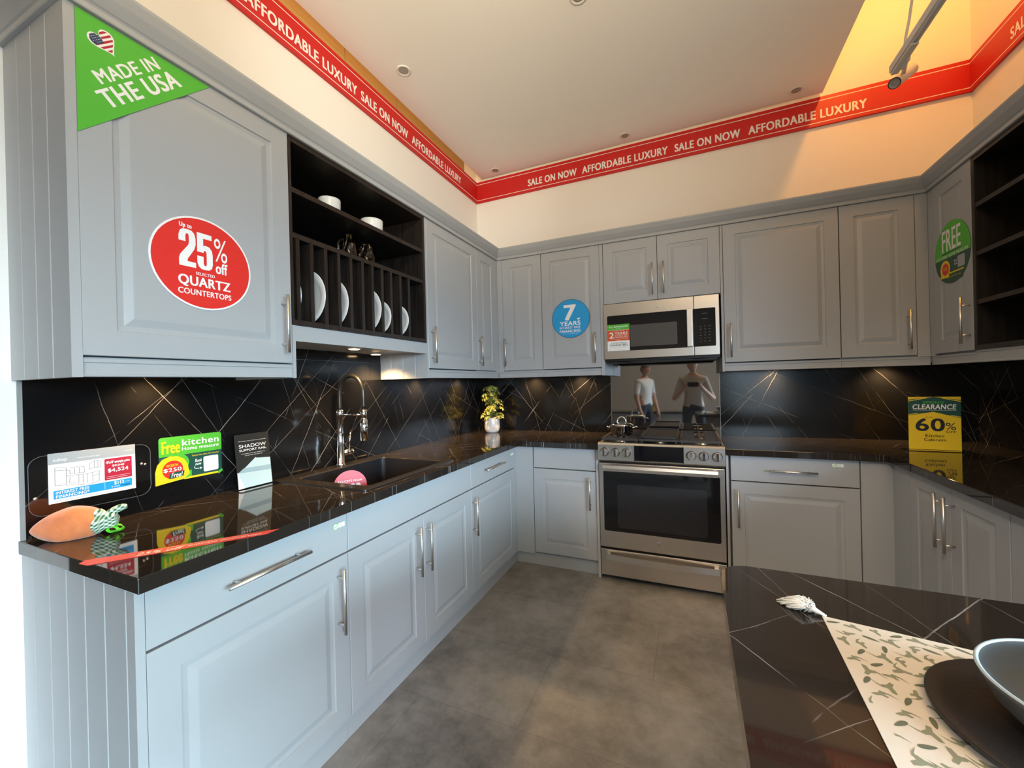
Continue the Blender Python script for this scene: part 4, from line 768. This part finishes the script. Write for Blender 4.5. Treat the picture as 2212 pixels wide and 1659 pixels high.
# ------------------------------------------------------------------ place setting on the peninsula
r = thing('placemat', 'cream linen placemat with sage print and a corner tassel on the peninsula', 'placemat', (2.2, -2.7, .9125))
PF = F((2.004, -2.512, .9125), Vector((.987, -.158, 0)), Vector((-.028, -1, 0)), Z)
WA, WB = .46, .36
m = MB(); m.slab(PF, [(0, 0), (WA, 0), (WA, WB), (0, WB)], .0002, .0016, CLOTH); rnd = random.Random(3)
def motif(kind, a, b, ang, s_):
    if kind == 0: return [[(1.0*math.cos(t_), .30*math.sin(t_)*(1-.3*math.cos(t_))) for t_ in [6.2832*i/14 for i in range(14)]]]
    body = [(-.15, -1.0), (.25, -1.0), (.30, -.3), (.75, .25), (1.0, .75), (.6, .85), (.1, .35), (-.35, .55), (-.55, .2), (-.2, -.25)]
    tail = [(-.25, .25), (-.7, .35), (-1.7, .05), (-.75, .55), (-.2, .6)]
    return [body, tail] if kind == 1 else [[(x, -y*.6) for x, y in body][::-1], [(x*.8, y) for x, y in tail]]
i = 0
for ib in range(15):
    for ia in range(18):
        a = .014+ia*.0255+(ib % 2)*.0125+rnd.uniform(-.003, .003); b = .014+ib*.0245+rnd.uniform(-.003, .003)
        kind = (ia+2*ib) % 3; ang = rnd.choice([.3, 1.9, -.6, 3.4, 2.6])+rnd.uniform(-.3, .3); s_ = .0105 if kind == 0 else .0118
        for iq, Q in enumerate(motif(kind, a, b, ang, s_)):
            P = [(a+s_*(x*math.cos(ang)-y*math.sin(ang)), b+s_*(x*math.sin(ang)+y*math.cos(ang))) for x, y in Q]
            if all(.002 < p[0] < WA-.002 and .002 < p[1] < WB-.002 for p in P): m.poly(PF, P, .0018+iq*6e-5, SAGED if kind == 0 else SAGE)
m.build('cloth', r)
K = Vector((1.998, -2.509, .9185)); m = MB(); m.tube([(2.010, -2.514, .9150), (2.003, -2.511, .9175), K, (1.992, -2.505, .921), (1.986, -2.500, .921)], .0045, RUBBERW, 12, [.5, .7, 1.0, 1.15, .9])
rnd = random.Random(11)
for i in range(260):
    t_ = rnd.random()*6.2832; q_ = rnd.random()**.35; ux, uy = math.cos(t_)*q_, math.sin(t_)*q_
    end = Vector((1.972+.027*ux+.006*uy, -2.490-.008*ux+.017*uy, .9135+.016*(1-q_*q_)*rnd.random()+.003*rnd.random()))
    p0 = Vector((1.988+.003*uy, -2.502+.006*uy, .918+.006*rnd.random())); md = (p0+end)/2+Vector((.003*ux, .010*uy, .005+.004*rnd.random()))
    dv = (end-md).normalized()*(.002+.004*rnd.random()); pts = [p0, p0*.45+md*.55, md, end, end+dv+Vector((0, 0, -.001))]
    for p in pts: p.z = max(p.z, .9137)
    m.tube(pts, .0010, RUBBERW, 5)
m.build('tassel', r, label='white fringed tassel at the placemat corner')
MB().rev(F((2.204, -2.722, .9145), X, Y, Z), [(0, 0), (.085, 0), (.12, .004), (.137, .0105), (.1375, .013), (.135, .0145), (.118, .009), (.085, .0045), (0, .004)], 72, CHARGER).build('charger_plate', label='black textured round charger plate on the cream placemat', cat='plate')
m = MB(); fr = F((2.214, -2.737, .9192), X, Y, Z)
m.rev(fr, [(0, 0), (.045, 0), (.052, .003), (.078, .018), (.096, .038), (.106, .060), (.1085, .066)], 72, BOWLOUT); m.rev(fr, [(.1085, .066), (.107, .068), (.1045, .067), (.101, .060), (.090, .038), (.07, .018), (.04, .008), (0, .007)], 72, BLUEBOWL)
m.build('bowl', weld=True, label='large blue-grey bowl on the black charger plate', cat='bowl')

# ------------------------------------------------------------------ lamps
def downlight(x, y, label):
    fr = F((x, y, 3.2348), X, -Y, -Z); r = thing('downlight', label, 'downlight', (x, y, 3.2348), 'recessed ceiling downlights')
    MB().rev(fr, [(.024, -.0), (.030, .002), (.036, .006), (.042, .005), (.044, .0)], 36, FIXTURE).build('trim_ring', r); MB().rev(fr, [(0, .0006), (.028, .0006), (.028, .0024), (.02, .0012), (0, .0014)], 28, LENS).build('lens', r)
for x, y, lab in ((.263, -1.383, 'round recessed ceiling downlight above the plate rack'), (.254, -.108, 'round recessed ceiling downlight in the rear left ceiling corner'), (1.379, -.122, 'round recessed ceiling downlight above the microwave, middle of the rear three'), (2.487, -.131, 'round recessed ceiling downlight at the rear right ceiling corner'), (1.337, -1.395, 'round recessed ceiling downlight cut by the top edge of the photo')): downlight(x, y, lab)
def puck(fr, a, n_, z, label, p=1.1):
    pos = fr.p(a, z, n_); r = thing('puck_light', label, 'light', pos, 'warm under-cabinet puck lights'); q = F(pos, X, -Y, -Z)
    MB().rev(q, [(.034, .0003), (.034, .008), (.026, .0095)], 28, FIXTURE).build('housing', r); MB().rev(q, [(0, .0004), (.0258, .0004), (.0258, .0100), (.022, .0118), (0, .0122)], 24, GLOW).build('lens', r)
    l = light('puck_lamp', 'SPOT', (0, 0, 0), None, p*12, WARM, spot_size=2.3, spot_blend=.8, shadow_soft_size=.02); l.parent = r; l.location = (0, 0, -.016)
for fr, a, n_, z, lab, p in ((LW, -2.576, .075, 1.4297, 'warm puck light under the large left wall cabinet', 1.7), (LW, -1.84, .27, 1.5357, 'visible warm puck light under the plate rack', 4.0), (LW, -1.50, .10, 1.5357, 'warm puck light under the right end of the plate rack', 4.0), (LW, -1.01, .075, 1.4297, 'warm puck light under the tall door right of the rack', 2.2), (LW, -.45, .075, 1.4297, 'warm puck light under the left door of the inner corner', 2.2), (BW, .55, .075, 1.4297, 'warm puck light under the rear door of the inner corner', 2.6), (BW, .966, .075, 1.4297, 'warm puck light under the blue sign cabinet', 2.6), (BW, 2.324, .075, 1.4297, 'warm puck light under the wide cabinet right of the microwave', 2.6), (BW, 2.939, .075, 1.4297, 'warm puck light under the shaded right corner cabinet', 2.6)): puck(fr, a, n_, z, lab, p)
r = thing('track_light', 'white track light with one cylinder spot hanging before the red banner', 'lamp', (2.722, -1.8, 2.79))
m = MB(); m.box(2.704, 2.738, -3.0, -.86, 2.772, 2.776, FIXTURE).box(2.704, 2.712, -3.0, -.86, 2.776, 2.800, FIXTURE).box(2.730, 2.738, -3.0, -.86, 2.776, 2.800, FIXTURE).box(2.704, 2.738, -3.0, -.86, 2.800, 2.804, FIXTURE); m.box(2.713, 2.717, -3., -.861, 2.766, 2.772, FIXTURE).box(2.727, 2.731, -3., -.861, 2.766, 2.772, FIXTURE); m.build('track', r)
m = MB(); m.box(2.706, 2.736, -1.06, -.865, 2.757, 2.7655, FIXTURE); m.box(2.730, 2.742, -.97, -.90, 2.752, 2.790, FIXTURE); m.cyl((2.738, -.935, 2.775), (2.772, -.815, 2.776), .009, FIXTURE); m.build('adapter', r, bevel=.003)
f0, f1 = Vector((2.726, -.85, 2.726)), Vector((2.838, -.735, 2.838)); dd = (f1-f0).normalized(); a = dd.orthogonal().normalized(); fr = F(f0, a, dd.cross(a), dd); L = (f1-f0).length
sp_ = MB().rev(fr, [(.0212, .012), (.0212, 0), (.0245, 0), (.0245, L-.006), (.022, L), (0, L)], 48, FIXTURE, False, False).build('spot_cylinder', r); m = MB(); m.rev(fr, [(.0213, .0), (.0213, -.0012), (.0247, -.0012), (.0247, .004)], 40, BLACK, False, False); m.rev(fr, [(0, .007), (.009, .006), (.012, .009), (.0212, .004)], 32, LENS, True, False); m.build('lens', sp_)
m = MB(); m.tube([(2.721, -.97, 2.804), (2.725, -.968, 2.85), (2.74, -.966, 2.93), (2.752, -.966, 3.02), (2.757, -.966, 3.2), (2.757, -.966, 4.299)], .0055, FIXTURE, 8); m.build('cable', r)
MB().cyl((2.721, -2.7, 2.804), (2.721, -2.7, 4.299), .006, FIXTURE).build('drop_rod', r)

# ------------------------------------------------------------------ what the splash panel reflects: showroom behind the camera
DF = F((0, -5.5, 0), X, Z, Y)
r = cabinet(DF, 'white low display cabinet behind the photographer', .02, 1.75, .08, .74, .5, [('door', .025, .595, .085, .735, (.56, .62, .16)), ('door', .60, 1.17, .085, .735, (.635, .62, .16)), ('door', 1.175, 1.745, .085, .735, (1.21, .62, .16))], name='display_cabinet', wall=.0)
MB().fbox(DF, .02, 1.77, .7405, .775, -.02, .52, MC).build('top', r); MB().fbox(DF, .02, 1.75, .001, .0795, .0, .45, PAINT).build('plinth', r)
m = MB(); YF = F((1.02, -5.1, .7755), -X, Z, Y)
YF = F((.95, -5.15, .7755), X, Z, Y); m.fbox(YF, 0, .21, 0, .29, 0, .004, YELLOW)
YF2 = F(YF.p(.21, 0, 0), -X, Z, Y); m.rect(YF2, 0, .21, .21, .29, .0044, DGREEN); m.text(YF2, '10%', .03, .09, .18, .18, .0046, INK, .05); m.text(YF2, 'CLEARANCE', .02, .23, .19, .26, .0048, WHITE, .03); m.text(YF2, 'OFF', .08, .04, .13, .07, .0046, INK, .0)
m.build('clearance_sign', label='yellow clearance sign on the low display cabinet, seen in the splash panel', cat='sign')
SKIN = mat('skin', (.55, .30, .20), .5); SHIRT = mat('beige_shirt', (.42, .36, .30), .8); TEE = mat('white_shirt', (.80, .80, .80), .8); TROU = mat('dark_trousers', (.03, .03, .04), .8); HAIR = mat('grey_brown_hair', (.12, .09, .07), .7)
def person(name, label, x, y, face, H, shirt, arms, parts=()):
    # face: unit direction; local frame: right, forward, up.  skeleton lengths for H = 1.75
    k = H/1.75; f = Vector((face[0], face[1], 0)).normalized(); rt = f.cross(Z)
    W_ = lambda p: Vector((x, y, 0))+(rt*p[0]+f*p[1]+Z*p[2])*k
    N = [((0, 0, .98), .15), ((0, .01, 1.12), .135), ((0, .0, 1.28), .155), ((0, -.01, 1.42), .12), ((0, 0, 1.50), .058), ((0, .015, 1.56), .056)]; E = [(0, 1), (1, 2), (2, 3), (3, 4), (4, 5)]
    for s_ in (-1, 1):
        b = len(N); N += [((s_*.10, 0, .90), .095), ((s_*.11, .01, .52), .062), ((s_*.115, -.02, .10), .042), ((s_*.12, .09, .045), .042), ((s_*.125, .15, .035), .034)]; E += [(0, b), (b, b+1), (b+1, b+2), (b+2, b+3), (b+3, b+4)]
        b = len(N); sh, el, wr, hd, fingers = arms[0 if s_ < 0 else 1]
        N += [((s_*.17, -.005, 1.41), .070), (sh, .056), (el, .043), (wr, .029), (hd, .034)]; E += [(3, b), (b, b+1), (b+1, b+2), (b+2, b+3), (b+3, b+4)]
        for P_ in fingers:
            q = b+4
            for j, p in enumerate(P_): N.append((p, .0095-.0012*j)); E.append((q, len(N)-1)); q = len(N)-1
    me = bpy.data.meshes.new('body'); me.from_pydata([W_(p) for p, _ in N], E, []); o = bpy.data.objects.new('body', me); COL.objects.link(o)
    sk_ = o.modifiers.new('skin', 'SKIN'); sk_.use_smooth_shade = True
    for i, (_, q) in enumerate(N): v = me.skin_vertices[0].data[i]; v.radius = (q*k, q*k*(.78 if i in (0, 1, 2, 3) else 1)); v.use_root = i == 0
    o.modifiers.new('sub', 'SUBSURF').levels = 2; dg = bpy.context.evaluated_depsgraph_get(); me2 = bpy.data.meshes.new_from_object(o.evaluated_get(dg)); bpy.data.objects.remove(o)
    base = Vector((x, y, 0)); V = [v.co.copy() for v in me2.vertices]; FS = [tuple(p.vertices) for p in me2.polygons]
    m = MB(); hc_ = W_((0, .03, 1.645)); els = [W_(N[[i for i, (p, q) in enumerate(N) if p == arms[j][1]][0]][0]) for j in (0, 1)]; shs = [W_(arms[j][0]) for j in (0, 1)]
    def mt(c):
        if c.z < 1.19*k and abs((c-base).dot(rt)) > .185*k: return SKIN
        if c.z < .98*k: return TROU if c.z > .07*k else HAIR
        for e_, s_ in zip(els, shs):
            if (c-e_).length < (c-s_).length+.02*k and (c-e_).length < .40*k and abs((c-base).dot(rt)) > .13*k: return SKIN
        hands = [W_(arms[j][3]) for j in (0, 1)]
        if any((c-h_).length < .24*k for h_ in hands) and (c-base).dot(f) > .2*k: return SKIN
        return SKIN if c.z > 1.475*k else shirt
    for fc in FS: m.add([V[i] for i in fc], [tuple(range(len(fc)))], mt(sum((V[i] for i in fc), Vector())/len(fc)), True)
    n = 28; P = []
    for j in range(15):
        ph = math.pi*j/14
        for i in range(n):
            t_ = 6.2832*i/n; lx, ly, lz = math.sin(ph)*math.cos(t_), math.sin(ph)*math.sin(t_), math.cos(ph); jaw = 1-.25*max(0, -lz)
            nz = .020*math.exp(-((lx*5)**2+((lz+.12)*6)**2)) if ly > 0 else 0; ey = -.007*(math.exp(-(((abs(lx)-.38)*7)**2+((lz-.08)*8)**2)) if ly > 0 else 0); mo = .004*math.exp(-((lx*3.5)**2+((lz+.48)*14)**2)) if ly > 0 else 0
            P.append(hc_+(rt*lx*.075*jaw+f*(ly*.095*jaw+nz+ey+mo)+Z*lz*.115)*k)
    m.add(P, [(j*n+i, j*n+(i+1) % n, (j+1)*n+(i+1) % n, (j+1)*n+i) for j in range(14) for i in range(n)], SKIN, True)
    for s_ in (-1, 1): m.rev(F(hc_+rt*s_*.073*k-f*.005*k, f, Z, rt*s_), [(.026*k, 0), (.028*k, .008*k), (.018*k, .012*k), (.012*k, .006*k), (0, .005*k)], 14, SKIN)
    r = thing(name, label, 'person', (x, y, 0)); m.build('body', r, weld=True)
    q = MB(); P = []
    for j in range(9):
        ph = .5*math.pi*j/8*1.15
        for i in range(n):
            t_ = 6.2832*i/n; ly = math.sin(t_); cut = 1 if ly < .25 else .72
            p2 = ph*cut; P.append(hc_+(rt*math.sin(p2)*math.cos(t_)*.081+f*(math.sin(p2)*ly*.101-.006)+Z*(math.cos(p2)*.122+.001))*k)
    q.add(P, [(j*n+i, j*n+(i+1) % n, (j+1)*n+(i+1) % n, (j+1)*n+i) for j in range(8) for i in range(n)], HAIR, True); q.build('hair', r)
    return r
# photographer holding a phone at chest height, elbows bent
def fingers(h, d, cur):
    return [[tuple(h[i]+d[i]*.045+Vector(cur)[i]*o_ for i in range(3)), tuple(h[i]+d[i]*.068+Vector(cur)[i]*o_+(0, .012, 0)[i] for i in range(3)), tuple(h[i]+d[i]*.080+Vector(cur)[i]*o_+(0, .028, 0)[i] for i in range(3))] for o_ in (-.03, -.01, .011, .03)]
aL = ((-.24, .02, 1.20), (-.30, .06, 1.08), (-.14, .30, 1.26), (-.10, .345, 1.31), fingers((-.10, .345, 1.31), (.5, .1, .8), (.5, 0, -.6))+[[(-.07, .36, 1.30), (-.045, .37, 1.32)]])
aR = ((.24, .02, 1.20), (.30, .06, 1.08), (.14, .30, 1.26), (.10, .345, 1.31), fingers((.10, .345, 1.31), (-.5, .1, .8), (.5, 0, .6))+[[(.07, .36, 1.30), (.045, .37, 1.32)]])
person('person', 'person in a beige short-sleeved shirt holding up a phone, reflected in the splash panel', 1.84, -3.80, (0, 1), 1.70, SHIRT, (aL, aR))
MB().slab(F((0, -3.405, 0), X, Z, -Y), rrect(1.765, 1.255, 1.915, 1.329, .008), 0, .008, BLACK).build('phone', label='dark phone held sideways by the person in the beige shirt', cat='phone')
dn = lambda s_: ((s_*.22, 0, 1.17), (s_*.235, .02, 1.08), (s_*.235, .10, .86), (s_*.225, .13, .79), [[(s_*.225+o_*.0, .115+o_, .735), (s_*.22, .12+o_, .70)] for o_ in (-.02, 0, .02, .04)]+[[(s_*.20, .165, .775), (s_*.195, .18, .74)]])
person('person', 'person in a white t-shirt standing further back, reflected in the splash panel', 1.02, -4.55, (.8, .6), 1.68, TEE, (dn(-1), dn(1)))
